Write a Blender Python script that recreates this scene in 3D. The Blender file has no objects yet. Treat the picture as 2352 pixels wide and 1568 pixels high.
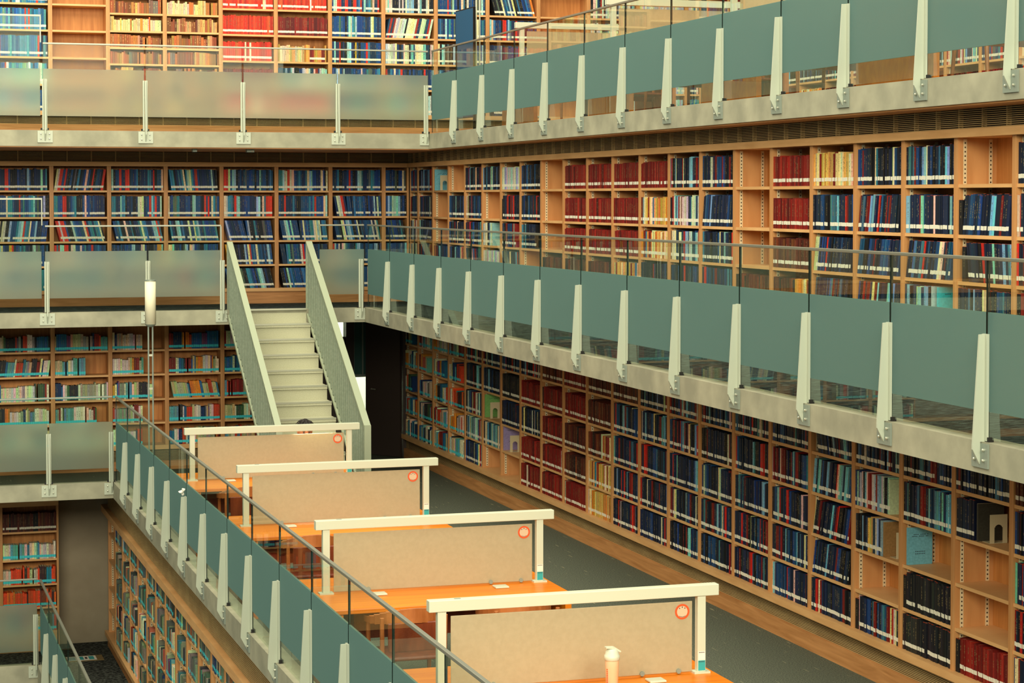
import bpy, math, random
from mathutils import Vector, Matrix

# ------------------------------------------------------------------ camera, world, light, exposure
ZO = 6.25                      # height of the eye above the lowest floor
scene = bpy.context.scene
COL = scene.collection
F_PX, YAW, PITCH, SHIFT = 4778.84, math.radians(17.4598), math.radians(2.03723), -160.97
cam_d = bpy.data.cameras.new('camera')
cam_d.sensor_width = 36.0
cam_d.lens = F_PX / 2352 * 36.0
cam_d.shift_y = SHIFT / 2352
cam_d.clip_end = 200
cam = bpy.data.objects.new('camera', cam_d)
cam.location = (0, 0, ZO)
cam.rotation_euler = (math.radians(90) - PITCH, 0, -YAW)
COL.objects.link(cam)
scene.camera = cam

w = bpy.data.worlds.new('world'); scene.world = w
w.use_nodes = True
bg = w.node_tree.nodes['Background']
bg.inputs[0].default_value = (.90, .95, .78, 1)
bg.inputs[1].default_value = .26

def area(name, loc, target, sx, sy, power, color):
    d = bpy.data.lights.new(name, 'AREA'); d.shape = 'RECTANGLE'; d.size = sx; d.size_y = sy
    d.energy = power; d.color = color
    o = bpy.data.objects.new(name, d); COL.objects.link(o); o.location = loc
    o.rotation_euler = (Vector(target) - Vector(loc)).to_track_quat('-Z', 'Y').to_euler()
    return o
area('skylight', (1.0, 18.5, ZO + 9.0), (1.0, 18.51, 0), 12, 19, 3300, (1.0, .95, .75))
area('front_fill', (-1, -4, ZO + 5.8), (3, 28, ZO - 1), 26, 7, 7600, (1.0, .955, .75))  # fill lamp added from the viewer's side to brighten the back faces

area('top_gallery_fill', (4.0, 24.6, ZO + 4.4), (4.0, 29.1, ZO + 1.9), 13, .8, 120, (1.0, .88, .60))  # unseen lamp added to brighten the top gallery's back bookcases
scene.view_settings.view_transform = 'Standard'
scene.view_settings.look = 'None'
scene.view_settings.exposure = 0.0
scene.view_settings.gamma = 1.0
scene.view_settings.use_curve_mapping = False
scene.cycles.max_bounces = 8
scene.cycles.transparent_max_bounces = 24
scene.cycles.transmission_bounces = 8
scene.cycles.diffuse_bounces = 3
scene.cycles.glossy_bounces = 3
scene.cycles.caustics_reflective = False
scene.cycles.caustics_refractive = False
scene.cycles.sample_clamp_indirect = 6

# ------------------------------------------------------------------ measured levels (z relative to the eye)
LV = {  # edge top, slab bottom, floor, void edge X
    'A': (.847, .645, .80, 7.28), 'B': (-1.46, -1.65, -1.50, 6.40),
    'C': (-3.645, -3.85, -3.80, 3.09), 'D': (-5.94, -6.35, -6.25, 2.125)}
YE = 26.85      # Y of the back void edge
YB = 29.13      # Y of the back bookcase fronts
XR = 7.60       # X of the side bookcase fronts
XD = 3.27       # X of the lowest side bookcase fronts

# ------------------------------------------------------------------ materials
def lin(c):
    return tuple(((v / 255) / 12.92 if v / 255 <= .04045 else ((v / 255 + .055) / 1.055) ** 2.4) for v in c)

def mat(name, rgb=None, rough=.6, metal=0.0, spec=.4):
    m = bpy.data.materials.new(name); m.use_nodes = True
    p = m.node_tree.nodes['Principled BSDF']
    if rgb: p.inputs['Base Color'].default_value = (*lin(rgb), 1)
    p.inputs['Roughness'].default_value = rough
    p.inputs['Metallic'].default_value = metal
    p.inputs['Specular IOR Level'].default_value = spec
    return m

def noisy(name, c1, c2, scale=(1, 1, 1), nscale=5.0, rough=.6, detail=4, spec=.4, lo=.35, hi=.65, bump=0.0, c3=None, distort=0.0):
    m = mat(name, c1, rough, 0, spec); nt = m.node_tree; N = nt.nodes; L = nt.links
    tc = N.new('ShaderNodeTexCoord'); mp = N.new('ShaderNodeMapping'); mp.inputs['Scale'].default_value = scale
    nz = N.new('ShaderNodeTexNoise'); nz.inputs['Scale'].default_value = nscale; nz.inputs['Detail'].default_value = detail
    nz.inputs['Distortion'].default_value = distort
    cr = N.new('ShaderNodeValToRGB')
    cr.color_ramp.elements[0].position = lo; cr.color_ramp.elements[0].color = (*lin(c1), 1)
    cr.color_ramp.elements[1].position = hi; cr.color_ramp.elements[1].color = (*lin(c2), 1)
    if c3:
        e = cr.color_ramp.elements.new(min(.99, hi + .12)); e.color = (*lin(c3), 1)
    L.new(tc.outputs['Object'], mp.inputs[0]); L.new(mp.outputs[0], nz.inputs['Vector'])
    L.new(nz.outputs[0], cr.inputs[0]); L.new(cr.outputs[0], N['Principled BSDF'].inputs['Base Color'])
    if bump:
        b = N.new('ShaderNodeBump'); b.inputs['Strength'].default_value = bump; b.inputs['Distance'].default_value = .004
        L.new(nz.outputs[0], b.inputs['Height']); L.new(b.outputs[0], N['Principled BSDF'].inputs['Normal'])
    return m

def vcol(name, rough=.55):
    m = mat(name, None, rough, 0, .3); nt = m.node_tree
    a = nt.nodes.new('ShaderNodeAttribute'); a.attribute_name = 'Col'
    tc = nt.nodes.new('ShaderNodeTexCoord')
    nz = nt.nodes.new('ShaderNodeTexNoise'); nz.inputs['Scale'].default_value = 60; nz.inputs['Detail'].default_value = 2
    mr = nt.nodes.new('ShaderNodeMapRange'); mr.inputs[3].default_value = .7; mr.inputs[4].default_value = 1.3
    vm = nt.nodes.new('ShaderNodeVectorMath'); vm.operation = 'SCALE'
    nt.links.new(tc.outputs['Object'], nz.inputs['Vector']); nt.links.new(nz.outputs[0], mr.inputs[0])
    nt.links.new(a.outputs['Color'], vm.inputs[0]); nt.links.new(mr.outputs[0], vm.inputs['Scale'])
    nt.links.new(vm.outputs[0], nt.nodes['Principled BSDF'].inputs['Base Color'])
    return m

def clear_glass(name, tint):
    m = bpy.data.materials.new(name); m.use_nodes = True; nt = m.node_tree; N = nt.nodes; L = nt.links
    N.remove(N['Principled BSDF']); out = N['Material Output']
    t = N.new('ShaderNodeBsdfTransparent'); t.inputs[0].default_value = (*tint, 1)
    g = N.new('ShaderNodeBsdfGlossy'); g.inputs['Roughness'].default_value = .0; g.inputs[0].default_value = (.9, 1, .93, 1)
    fr = N.new('ShaderNodeFresnel'); fr.inputs[0].default_value = 1.45
    mx = N.new('ShaderNodeMixShader')
    ml = N.new('ShaderNodeMath'); ml.operation = 'MULTIPLY'; ml.inputs[1].default_value = .17
    L.new(fr.outputs[0], ml.inputs[0])
    L.new(ml.outputs[0], mx.inputs[0]); L.new(t.outputs[0], mx.inputs[1]); L.new(g.outputs[0], mx.inputs[2])
    L.new(mx.outputs[0], out.inputs[0])
    return m

def frosted_glass(name, body, through):
    m = bpy.data.materials.new(name); m.use_nodes = True; nt = m.node_tree; N = nt.nodes; L = nt.links
    N.remove(N['Principled BSDF']); out = N['Material Output']
    d = N.new('ShaderNodeBsdfDiffuse'); d.inputs[0].default_value = (*lin(body), 1)
    tl = N.new('ShaderNodeBsdfTranslucent'); tl.inputs[0].default_value = (*lin(body), 1)
    m0 = N.new('ShaderNodeMixShader'); m0.inputs[0].default_value = .5
    L.new(d.outputs[0], m0.inputs[1]); L.new(tl.outputs[0], m0.inputs[2])
    r = N.new('ShaderNodeBsdfRefraction'); r.inputs[0].default_value = (*lin(through), 1)
    r.inputs['Roughness'].default_value = .46; r.inputs['IOR'].default_value = 1.2
    m1 = N.new('ShaderNodeMixShader')
    lw = N.new('ShaderNodeLayerWeight'); lw.inputs[0].default_value = .5
    mr = N.new('ShaderNodeMapRange'); mr.inputs[3].default_value = .84; mr.inputs[4].default_value = .30
    L.new(lw.outputs['Facing'], mr.inputs[0]); L.new(mr.outputs[0], m1.inputs[0])
    L.new(m0.outputs[0], m1.inputs[1]); L.new(r.outputs[0], m1.inputs[2])
    g = N.new('ShaderNodeBsdfGlossy'); g.inputs['Roughness'].default_value = .45
    m2 = N.new('ShaderNodeMixShader'); m2.inputs[0].default_value = .05
    L.new(m1.outputs[0], m2.inputs[1]); L.new(g.outputs[0], m2.inputs[2])
    L.new(m2.outputs[0], out.inputs[0])
    return m

M = {}
M['wood'] = noisy('oak_veneer', (188, 128, 74), (214, 156, 98), (1, 1, .12), 9, .5, lo=.3, hi=.7, distort=.6)
M['wood_h'] = noisy('oak_lipping', (212, 158, 100), (232, 180, 120), (.3, .3, 2), 9, .5, lo=.3, hi=.7)
M['wood_x'] = noisy('oak_plinth', (176, 118, 66), (212, 150, 92), (.35, .35, 6), 4, .55, lo=.3, hi=.7, distort=.8)
M['wood_dark'] = noisy('oak_back_board', (178, 112, 52), (208, 142, 76), (3, 3, .25), 5, .55, lo=.3, hi=.7, distort=1.2)
M['orange'] = noisy('pine_desk_top', (218, 112, 12), (238, 138, 24), (.5, 8, 4), 2.5, .35, lo=.3, hi=.7, distort=.5)
M['redwood'] = noisy('reddish_wood', (110, 44, 20), (140, 62, 30), (2, 2, .5), 6, .4)
M['chairwood'] = noisy('bent_wood', (166, 92, 44), (190, 112, 60), (2, 2, 1), 6, .35)
M['concrete'] = noisy('fair_faced_concrete', (142, 140, 120), (168, 164, 140), (1, 1, 1), 4, .8, 8, .2, .35, .7)
M['terrazzo'] = noisy('terrazzo_steps', (172, 170, 142), (190, 188, 160), (1, 1, 1), 160, .6, 2, .3, .42, .6)
M['carpet'] = noisy('patterned_carpet', (30, 36, 38), (86, 100, 96), (2.2, 11, 1), 5.5, .95, 5, .1, .48, .62, distort=.4)
M['carpet_d'] = noisy('patterned_carpet_low', (24, 26, 26), (92, 96, 88), (5, 11, 1), 4.5, .95, 5, .1, .46, .60, distort=.4)
M['carpet_c'] = noisy('reading_floor_carpet', (76, 80, 70), (104, 108, 92), (1, 1, 1), 90, .95, 2, .1, .4, .6)
def dashes(m, c, scale, lo):
    nt = m.node_tree; N = nt.nodes; L = nt.links; p = N['Principled BSDF']; src = p.inputs['Base Color'].links[0].from_socket
    tc = N.new('ShaderNodeTexCoord'); mp = N.new('ShaderNodeMapping'); mp.inputs['Scale'].default_value = scale
    nz = N.new('ShaderNodeTexNoise'); nz.inputs['Scale'].default_value = 1.0; nz.inputs['Detail'].default_value = 1
    cr = N.new('ShaderNodeValToRGB'); cr.color_ramp.elements[0].position = lo; cr.color_ramp.elements[1].position = lo + .02
    mx = N.new('ShaderNodeMix'); mx.data_type = 'RGBA'; mx.inputs['B'].default_value = (*lin(c), 1)
    L.new(tc.outputs['Object'], mp.inputs[0]); L.new(mp.outputs[0], nz.inputs['Vector']); L.new(nz.outputs[0], cr.inputs[0])
    L.new(cr.outputs[0], mx.inputs['Factor']); L.new(src, mx.inputs['A']); L.new(mx.outputs['Result'], p.inputs['Base Color'])
dashes(M['carpet_c'], (150, 146, 116), (60, 3.2, 1), .74)
M['metal'] = mat('painted_steel', (180, 186, 166), .45, .0, .5)
M['metal_d'] = mat('galvanised_plate', (140, 150, 138), .45, .25, .5)
M['rail'] = mat('handrail_steel', (150, 150, 136), .38, .6, .5)
M['bolt'] = mat('bolt_steel', (205, 205, 185), .3, .7, .5)
M['black'] = mat('black_rubber', (22, 20, 18), .6)
M['edge'] = mat('glass_edge', (16, 34, 30), .3)
M['stairmetal'] = noisy('stair_panel_metal', (136, 148, 128), (150, 160, 140), (1, 1, 1), 30, .5)
M['cap'] = mat('stair_cap_paint', (158, 166, 140), .5)
M['slat'] = noisy('grille_slat', (180, 148, 98), (196, 166, 112), (.3, .3, 1), 8, .6)
M['dark'] = mat('grille_backing', (30, 22, 16), .9)
M['white'] = mat('white_enamel', (200, 202, 178), .4)
M['panel'] = noisy('screen_panel', (198, 184, 150), (206, 192, 158), (1, 1, 1), 40, .45)
M['doorbrown'] = mat('dark_brown_door', (64, 52, 46), .55)
M['wall'] = noisy('plaster', (150, 136, 112), (160, 146, 122), (1, 1, 1), 3, .9)
M['clear'] = clear_glass('clear_glass', (.93, .97, .93))
M['frost'] = frosted_glass('frosted_glass', (164, 216, 208), (250, 252, 232))
def translucent_add(m, f):
    nt = m.node_tree; out = nt.nodes['Material Output']; p = nt.nodes['Principled BSDF']
    t = nt.nodes.new('ShaderNodeBsdfTranslucent'); mx = nt.nodes.new('ShaderNodeMixShader'); mx.inputs[0].default_value = f
    t.inputs[0].default_value = (.62, .56, .38, 1)
    nt.links.new(p.outputs[0], mx.inputs[1]); nt.links.new(t.outputs[0], mx.inputs[2]); nt.links.new(mx.outputs[0], out.inputs[0])
translucent_add(M['panel'], .42)
M['book'] = vcol('book_cloth')
M['page'] = mat('paper_edge', (206, 190, 150), .9)
M['label'] = mat('spine_label_white', (232, 226, 204), .7)
M['cyan'] = mat('spine_label_cyan', (64, 206, 216), .6)
M['strip'] = mat('shelf_strip_cream', (226, 206, 164), .5)
M['hole'] = mat('strip_hole', (60, 34, 16), .9)
M['acrylic'] = mat('bookend_cream', (206, 190, 150), .5)
M['redring'] = mat('sticker_ring', (222, 84, 36), .5)
M['ink'] = mat('print_ink', (52, 44, 54), .7)
M['teal'] = mat('sticker_teal', (50, 160, 160), .6)
M['paperwhite'] = mat('print_paper', (232, 226, 210), .7)
M['blue'] = mat('blue_fabric_board', (30, 84, 122), .7)

# ------------------------------------------------------------------ mesh builder
BOXF = ((0, 3, 2, 1), (4, 5, 6, 7), (0, 1, 5, 4), (1, 2, 6, 5), (2, 3, 7, 6), (3, 0, 4, 7))
class Fr:   # a frame: a along the wall, b into it, c up
    def __init__(s, o, u, v): s.o = Vector(o); s.u = Vector(u); s.v = Vector(v)
    def p(s, a, b, c): return s.o + s.u * a + s.v * b + Vector((0, 0, c))
W = Fr((0, 0, 0), (1, 0, 0), (0, 1, 0))

class MB:
    def __init__(s): s.v = []; s.f = []; s.mi = []; s.c = []; s.smooth = False
    def hexa(s, pts, mi=0, col=None):
        n = len(s.v); s.v += [tuple(p) for p in pts]
        for i, f in enumerate(BOXF):
            s.f.append(tuple(n + k for k in f)); s.mi.append(mi[i] if isinstance(mi, (tuple, list)) else mi); s.c.append(col)
    def box(s, a0, a1, b0, b1, c0, c1, mi=0, fr=W, col=None):
        s.hexa([fr.p(a0, b0, c0), fr.p(a1, b0, c0), fr.p(a1, b1, c0), fr.p(a0, b1, c0),
                fr.p(a0, b0, c1), fr.p(a1, b0, c1), fr.p(a1, b1, c1), fr.p(a0, b1, c1)], mi, col)
    def lean(s, a0, a1, b0, b1, c0, c1, t, base, mi=0, fr=W, col=None):
        k = lambda c: (c - base) * t
        s.hexa([fr.p(a0 + k(c0), b0, c0), fr.p(a1 + k(c0), b0, c0), fr.p(a1 + k(c0), b1, c0), fr.p(a0 + k(c0), b1, c0),
                fr.p(a0 + k(c1), b0, c1), fr.p(a1 + k(c1), b0, c1), fr.p(a1 + k(c1), b1, c1), fr.p(a0 + k(c1), b1, c1)], mi, col)
    def prism(s, poly, d0, d1, axis, mi=0):   # poly: list of 3-vectors, extruded by vector
        n = len(s.v); k = len(poly)
        s.v += [tuple(Vector(p) + Vector(d0)) for p in poly] + [tuple(Vector(p) + Vector(d1)) for p in poly]
        s.f.append(tuple(range(n, n + k))); s.mi.append(mi); s.c.append(None)
        s.f.append(tuple(range(n + 2 * k - 1, n + k - 1, -1))); s.mi.append(mi); s.c.append(None)
        for i in range(k):
            j = (i + 1) % k
            s.f.append((n + i, n + k + i, n + k + j, n + j)); s.mi.append(mi); s.c.append(None)
    def tube(s, path, rad, seg=10, mi=0, cap=True):
        path = [Vector(p) for p in path]; rad = rad if isinstance(rad, (list, tuple)) else [rad] * len(path)
        n0 = len(s.v); up = None
        for i, p in enumerate(path):
            a = path[max(0, i - 1)]; b = path[min(len(path) - 1, i + 1)]; d = (b - a).normalized()
            if up is None: up = d.orthogonal().normalized()
            up = (up - d * up.dot(d)).normalized(); sd = d.cross(up)
            for k in range(seg):
                t = 2 * math.pi * k / seg
                s.v.append(tuple(p + up * math.cos(t) * rad[i] + sd * math.sin(t) * rad[i]))
        for i in range(len(path) - 1):
            for k in range(seg):
                a = n0 + i * seg + k; b = n0 + i * seg + (k + 1) % seg
                s.f.append((a, b, b + seg, a + seg)); s.mi.append(mi); s.c.append(None)
        if cap:
            s.f.append(tuple(range(n0 + seg - 1, n0 - 1, -1))); s.mi.append(mi); s.c.append(None)
            e = n0 + (len(path) - 1) * seg
            s.f.append(tuple(range(e, e + seg))); s.mi.append(mi); s.c.append(None)
    def build(s, name, mats, parent=None, loc=None, bevel=0, smooth=False):
        # vertices are in measured coordinates; loc is the thing's base
        if not isinstance(mats, (list, tuple)): mats = [mats]
        org = Vector(loc) if loc is not None else (Vector(parent['_o']) if parent is not None and '_o' in parent else Vector((0, 0, 0)))
        me = bpy.data.meshes.new(name)
        me.from_pydata([(x - org.x, y - org.y, z - org.z) for x, y, z in s.v], [], s.f)
        for m in mats: me.materials.append(m)
        if len(mats) > 1: me.polygons.foreach_set('material_index', s.mi)
        if smooth: me.polygons.foreach_set('use_smooth', [True] * len(s.f))
        if any(c is not None for c in s.c):
            at = me.color_attributes.new('Col', 'FLOAT_COLOR', 'CORNER'); buf = []
            for f, c in zip(s.f, s.c):
                buf += list((*(c or (.5, .5, .5)), 1.0)) * len(f)
            at.data.foreach_set('color', buf)
        me.update()
        o = bpy.data.objects.new(name, me); COL.objects.link(o)
        if parent is not None:
            o.parent = parent
            if '_o' in parent:
                po = Vector(parent['_o']); o.location = org - po; o['_o'] = tuple(org)
        else:
            o.location = org + Vector((0, 0, ZO)); o['_o'] = tuple(org)
        if bevel:
            b = o.modifiers.new('bevel', 'BEVEL'); b.width = bevel; b.segments = 2; b.limit_method = 'ANGLE'
        return o

def tag(o, label=None, cat=None, group=None, kind=None):
    if label: o['label'] = label
    if cat: o['category'] = cat
    if group: o['group'] = group
    if kind: o['kind'] = kind
    return o
def thing(name, loc, label, cat, group=None):
    o = bpy.data.objects.new(name, None); COL.objects.link(o); o.empty_display_size = .1
    o.location = Vector(loc) + Vector((0, 0, ZO)); o['_o'] = tuple(loc)
    return tag(o, label, cat, group)
def struct(mb, name, mats):
    return tag(mb.build(name, mats), kind='structure')
ORD = ['zeroth', 'first', 'second', 'third', 'fourth', 'fifth', 'sixth', 'seventh', 'eighth', 'ninth', 'tenth', 'eleventh', 'twelfth',
       'thirteenth', 'fourteenth', 'fifteenth', 'sixteenth', 'seventeenth', 'eighteenth', 'nineteenth', 'twentieth']
def od(n):
    if n <= 20: return ORD[n]
    T = {2: 'twenty', 3: 'thirty', 4: 'forty', 5: 'fifty', 6: 'sixty'}; E_ = {2: 'twentieth', 3: 'thirtieth', 4: 'fortieth', 5: 'fiftieth', 6: 'sixtieth'}
    return E_[n // 10] if n % 10 == 0 else T[n // 10] + '-' + ORD[n % 10]

# ------------------------------------------------------------------ slabs, floors, walls
YF = 3.0   # how far forward the side galleries run
XL = -9.0
def slab(lv, xr, carpet):
    zt, zb, zf, xe = LV[lv]
    m = MB()
    cw = .16
    m.box(XL, xe + cw, YE, YE + cw, zb, zt)              # back edge beam
    m.box(xe, xe + cw, YF, YE, zb, zt)                   # side edge beam
    m.box(XL, xr, YE + cw, 31.0, zb, zf - .012)
    m.box(xe + cw, xr, YF, YE + cw, zb, zf - .012)
    struct(m, 'floor_slab_' + {'A': 'top', 'B': 'middle', 'C': 'reading', 'D': 'lowest'}[lv], M['concrete'])
    m = MB()
    m.box(XL, xr, YE + cw, 31.0, zf - .012, zf)
    m.box(xe + cw, xr, YF, YE + cw, zf - .012, zf)
    struct(m, 'floor_' + {'A': 'top', 'B': 'middle', 'C': 'reading', 'D': 'lowest'}[lv], M[carpet])
slab('A', 12.8, 'carpet'); slab('B', 8.3, 'carpet'); slab('C', 8.3, 'carpet_c'); slab('D', 3.9, 'carpet_d')

m = MB()
m.box(XL, 5.95, YB + .37, YB + .55, -6.25, 4.2)
m.box(5.95, 12.8, YB + .37, YB + .55, -1.5, 4.2)
struct(m, 'wall_back', M['wall'])
m = MB()
m.box(XR + .37, XR + .5, YF, 29.3, -3.8, .645)
struct(m, 'wall_side', M['wall'])
m = MB(); m.box(12.6, 12.8, YF, 29.5, .8, 4.2)
struct(m, 'wall_side_top', M['wall'])
m = MB(); m.box(XD + .36, XD + .5, YF, 29.4, -6.25, -3.86)
struct(m, 'wall_side_lowest', M['wall'])

# grille bands, cornices, plinths (trim)
def grille(m, fr, a0, a1, c0, c1, n, step=.33):
    m.box(a0, a1, .06, .10, c0, c1, 1, fr)
    p = (c1 - c0) / n
    for i in range(n):
        m.box(a0, a1, .012, .020, c0 + p * i + p * .22, c0 + p * (i + 1) - p * .40, 0, fr)
    a = a0 + .2
    while a < a1:
        m.box(a, a + .014, .026, .06, c0, c1, 0, fr); a += step
FB = Fr((0, YB, 0), (1, 0, 0), (0, 1, 0))                 # back wall frame
FS = Fr((XR, 29.6, 0), (0, -1, 0), (1, 0, 0))             # side wall frame, a grows towards the viewer
FD = Fr((XD, 29.2, 0), (0, -1, 0), (1, 0, 0))
n_tr = [0]
def trim(mb, mats):
    n_tr[0] += 1
    return struct(mb, 'trim_%d' % n_tr[0], mats)
SL = 29.6 - YF
# middle level: grille and cornice over both walls
m = MB(); grille(m, Fr((0, YB - .02, 0), (1, 0, 0), (0, 1, 0)), XL, XR, .49, .645, 9); trim(m, [M['slat'], M['dark']])
m = MB(); grille(m, Fr((XR - .02, 29.6, 0), (0, -1, 0), (1, 0, 0)), .47, SL, .49, .645, 11); trim(m, [M['slat'], M['dark']])
m = MB(); m.box(XL, XR, -.04, .34, .43, .49, 0, FB); trim(m, M['wood_h'])
m = MB(); m.box(.47, SL, -.04, .34, .43, .49, 0, FS); trim(m, M['wood_h'])
# wood soffit edge under the top slab
m = MB(); m.box(XL, 7.3, YE + .02, YB, .632, .645, 0); m.box(7.30, XR, YF, YB, .632, .645, 0); trim(m, M['wood_x'])
# middle level plinth (plain wood)
m = MB(); m.box(XL, XR, .0, .30, -1.50, -1.33, 0, FB); trim(m, M['wood_x'])
m = MB(); m.box(.47, SL, .0, .30, -1.50, -1.33, 0, FS); trim(m, M['wood_x'])
m = MB(); m.box(XL, XR, -.03, .33, -1.33, -1.281, 0, FB); trim(m, M['wood_h'])
m = MB(); m.box(.47, SL, -.03, .33, -1.33, -1.281, 0, FS); trim(m, M['wood_h'])
# reading floor base: ledge, grille, plank
m = MB(); m.box(.0, SL, -.05, .33, -3.515, -3.455, 0, FS); trim(m, M['wood_h'])
m = MB(); grille(m, Fr((XR - .0, 29.6, 0), (0, -1, 0), (1, 0, 0)), 0, SL, -3.66, -3.515, 11, 99); trim(m, [M['slat'], M['dark']])
m = MB(); m.box(0, SL, -.02, .33, -3.80, -3.66, 0, FS); trim(m, M['wood_x'])
m = MB(); m.box(XL, 5.9, -.03, .33, -3.515, -3.455, 0, FB); trim(m, M['wood_h'])
m = MB(); grille(m, FB, XL, 5.9, -3.68, -3.515, 9, 99); trim(m, [M['slat'], M['dark']])
m = MB(); m.box(XL, 5.9, -.02, .33, -3.80, -3.68, 0, FB); trim(m, M['wood_x'])
# top level base
m = MB(); m.box(XL, 12.15, -.03, .33, 1.125, 1.185, 0, FB); trim(m, M['wood_h'])
m = MB(); grille(m, FB, XL, 12.6, 1.0, 1.125, 7); trim(m, [M['slat'], M['dark']])
m = MB(); m.box(XL, 12.6, -.02, .33, .80, 1.0, 0, FB); trim(m, M['wood_x'])
# lowest floor side wall: grille under the reading slab, cornice, ledge, plank
DL = 29.2 - YF
m = MB(); grille(m, Fr((XD - .0, 29.2, 0), (0, -1, 0), (1, 0, 0)), 0, DL, -4.31, -3.85, 24); trim(m, [M['slat'], M['dark']])
m = MB(); m.box(-.6, DL, -.05, .33, -4.40, -4.31, 0, FD); trim(m, M['wood_h'])
m = MB(); m.box(0, DL, -.04, .33, -6.09, -6.03, 0, FD); trim(m, M['wood_h'])
m = MB(); m.box(0, DL, -.0, .33, -6.25, -6.09, 0, FD); trim(m, M['wood_x'])
# lowest floor: concrete wall between the bookcases
m = MB(); m.box(2.5, 4.2, 29.7, 29.9, -6.25, -3.85); struct(m, 'wall_concrete', M['concrete'])

# ------------------------------------------------------------------ window, doors at the end of the reading floor
m = MB()
m.box(5.95, 6.62, 30.5, 30.6, -3.8, -1.65); m.box(6.2, 6.98, 30.5, 30.6, -2.30, -2.10); m.box(7.40, 8.3, 30.5, 30.6, -3.8, -1.65)
m.box(6.2, 6.98, 30.5, 30.6, -3.8, -2.78)
m.box(8.2, 8.3, 29.4, 30.6, -3.8, -1.65); m.box(5.85, 5.95, YB + .5, 30.6, -3.8, -1.65)
struct(m, 'wall_end', M['wall'])
m = MB(); m.box(6.25, 6.78, 30.25, 30.45, -3.8, -1.65); struct(m, 'dark_infill', M['doorbrown'])  # dark box added to keep the gap beside the stair from showing bright
m = MB()
m.box(6.96, 7.08, 30.4, 30.6, -3.8, -1.65)
m.box(6.62, 6.98, 30.46, 30.54, -2.12, -2.09); m.box(6.62, 6.98, 30.46, 30.54, -2.33, -2.30)
struct(m, 'window_1_frame', M['doorbrown'])
m = MB(); m.box(6.62, 6.97, 30.5, 30.51, -2.1, -1.65); m.box(6.62, 6.97, 30.5, 30.51, -2.78, -2.30)
struct(m, 'window_1', M['clear'])
m = MB(); m.box(5.2, 9.5, 33.4, 33.6, -4.5, 1.0); struct(m, 'window_backdrop', mat('backdrop_white', (226, 230, 214), .9))  # pale panel added outside so that the window looks bright
area('daylight_outside', (7.2, 31.4, ZO - .6), (7.2, 33.5, ZO - 2.8), 3.0, 1.2, 300, (1.0, .98, .86))  # lamp added to light that pale panel, standing in for daylight
dr = thing('door', (7.24, 30.5, -3.8), 'tall narrow glazed door in grey frame at end of reading floor', 'door')
dr['kind'] = 'structure'; dr.name = 'door_1'
m = MB(); m.box(7.08, 7.10, 30.46, 30.54, -3.8, -1.66); m.box(7.37, 7.41, 30.46, 30.54, -3.8, -1.66); m.box(7.10, 7.37, 30.46, 30.54, -3.8, -3.72)
m.box(7.22, 7.24, 30.47, 30.53, -2.66, -1.66); m.box(7.10, 7.37, 30.47, 30.53, -2.70, -2.66)
m.build('door_frame', M['metal_d'], dr)
m = MB(); m.box(7.10, 7.37, 30.5, 30.51, -3.72, -2.70); m.build('glass_pane', M['clear'], dr)
m = MB(); m.box(7.10, 7.37, 30.5, 30.52, -2.66, -1.66); m.build('upper_panel', mat('grey_blue_reflection', (70, 110, 104), .25), dr)  # opaque panel, the dark reflection in the upper glass put into its colour
dr2 = thing('door', (7.55, 29.75, -3.8), 'open dark brown door leaf beside end of side bookcases', 'door')
dr2['kind'] = 'structure'; dr2.name = 'door_2'
m = MB()
a, b = Vector((7.18, 29.95, 0)), Vector((7.56, 29.40, 0)); n = Vector((-(b - a).y, (b - a).x, 0)).normalized() * -.045
m.hexa([a + Vector((0, 0, -3.79)), b + Vector((0, 0, -3.79)), b + n + Vector((0, 0, -3.79)), a + n + Vector((0, 0, -3.79)),
        a + Vector((0, 0, -1.66)), b + Vector((0, 0, -1.66)), b + n + Vector((0, 0, -1.66)), a + n + Vector((0, 0, -1.66))])
m.build('door_leaf', M['doorbrown'], dr2)
m = MB(); m.tube([(7.22, 29.86, -2.82), (7.19, 29.78, -2.82), (7.24, 29.72, -2.82)], .009, 8); m.build('door_handle', M['bolt'], dr2)
m = MB(); m.box(7.57, 7.62, 29.36, 29.5, -3.8, -1.66); m.build('door_jamb', M['doorbrown'], dr2)

# ------------------------------------------------------------------ bookcases
RR = random.Random(7)
def bookcase(fr, a0, a1, c0, c1, shelves, depth, label, group, peg=True, name='bookcase_unit', pegfull=True, wallside='R'):
    p0 = fr.p((a0 + a1) / 2, depth / 2, c0)
    t = thing(name, p0, label, 'bookcase', group)
    th = .0275; a0 += .0004; a1 -= .0004; c0 += .0006
    m = MB(); m.box(a0, a0 + th, 0, depth, c0, c1, 0, fr); m.build('side_panel', M['wood'], t)
    m = MB(); m.box(a1 - th, a1, 0, depth, c0, c1, 0, fr); m.build('side_panel', M['wood'], t)
    m = MB(); m.box(a0 + th, a1 - th, depth - .012, depth, c0, c1, 0, fr); m.build('back_panel', M['wood_dark'], t)
    for z in shelves:
        m = MB(); m.box(a0 + th, a1 - th, .006, depth - .014, z - .026, z, 0, fr); m.build('shelf', M['wood_h'], t)
    if peg:
        m = MB()
        for b in (.045, depth - .075):
            for (x0, x1) in ((a0 + th, a0 + th + .002),) if not pegfull else ((a0 + th, a0 + th + .002), (a1 - th - .002, a1 - th)):
                m.box(x0, x1, b, b + .028, c0 + .02, c1 - .01, 0, fr)
                if pegfull and x0 < (a0 + a1) / 2:
                    z = c0 + .03
                    while z < c1 - .03:
                        m.box(x0, x1 + .0015, b + .009, b + .019, z, z + .011, 1, fr); z += .0315
        m.build('shelf_strip', [M['strip'], M['hole']], t)
    return t

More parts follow.
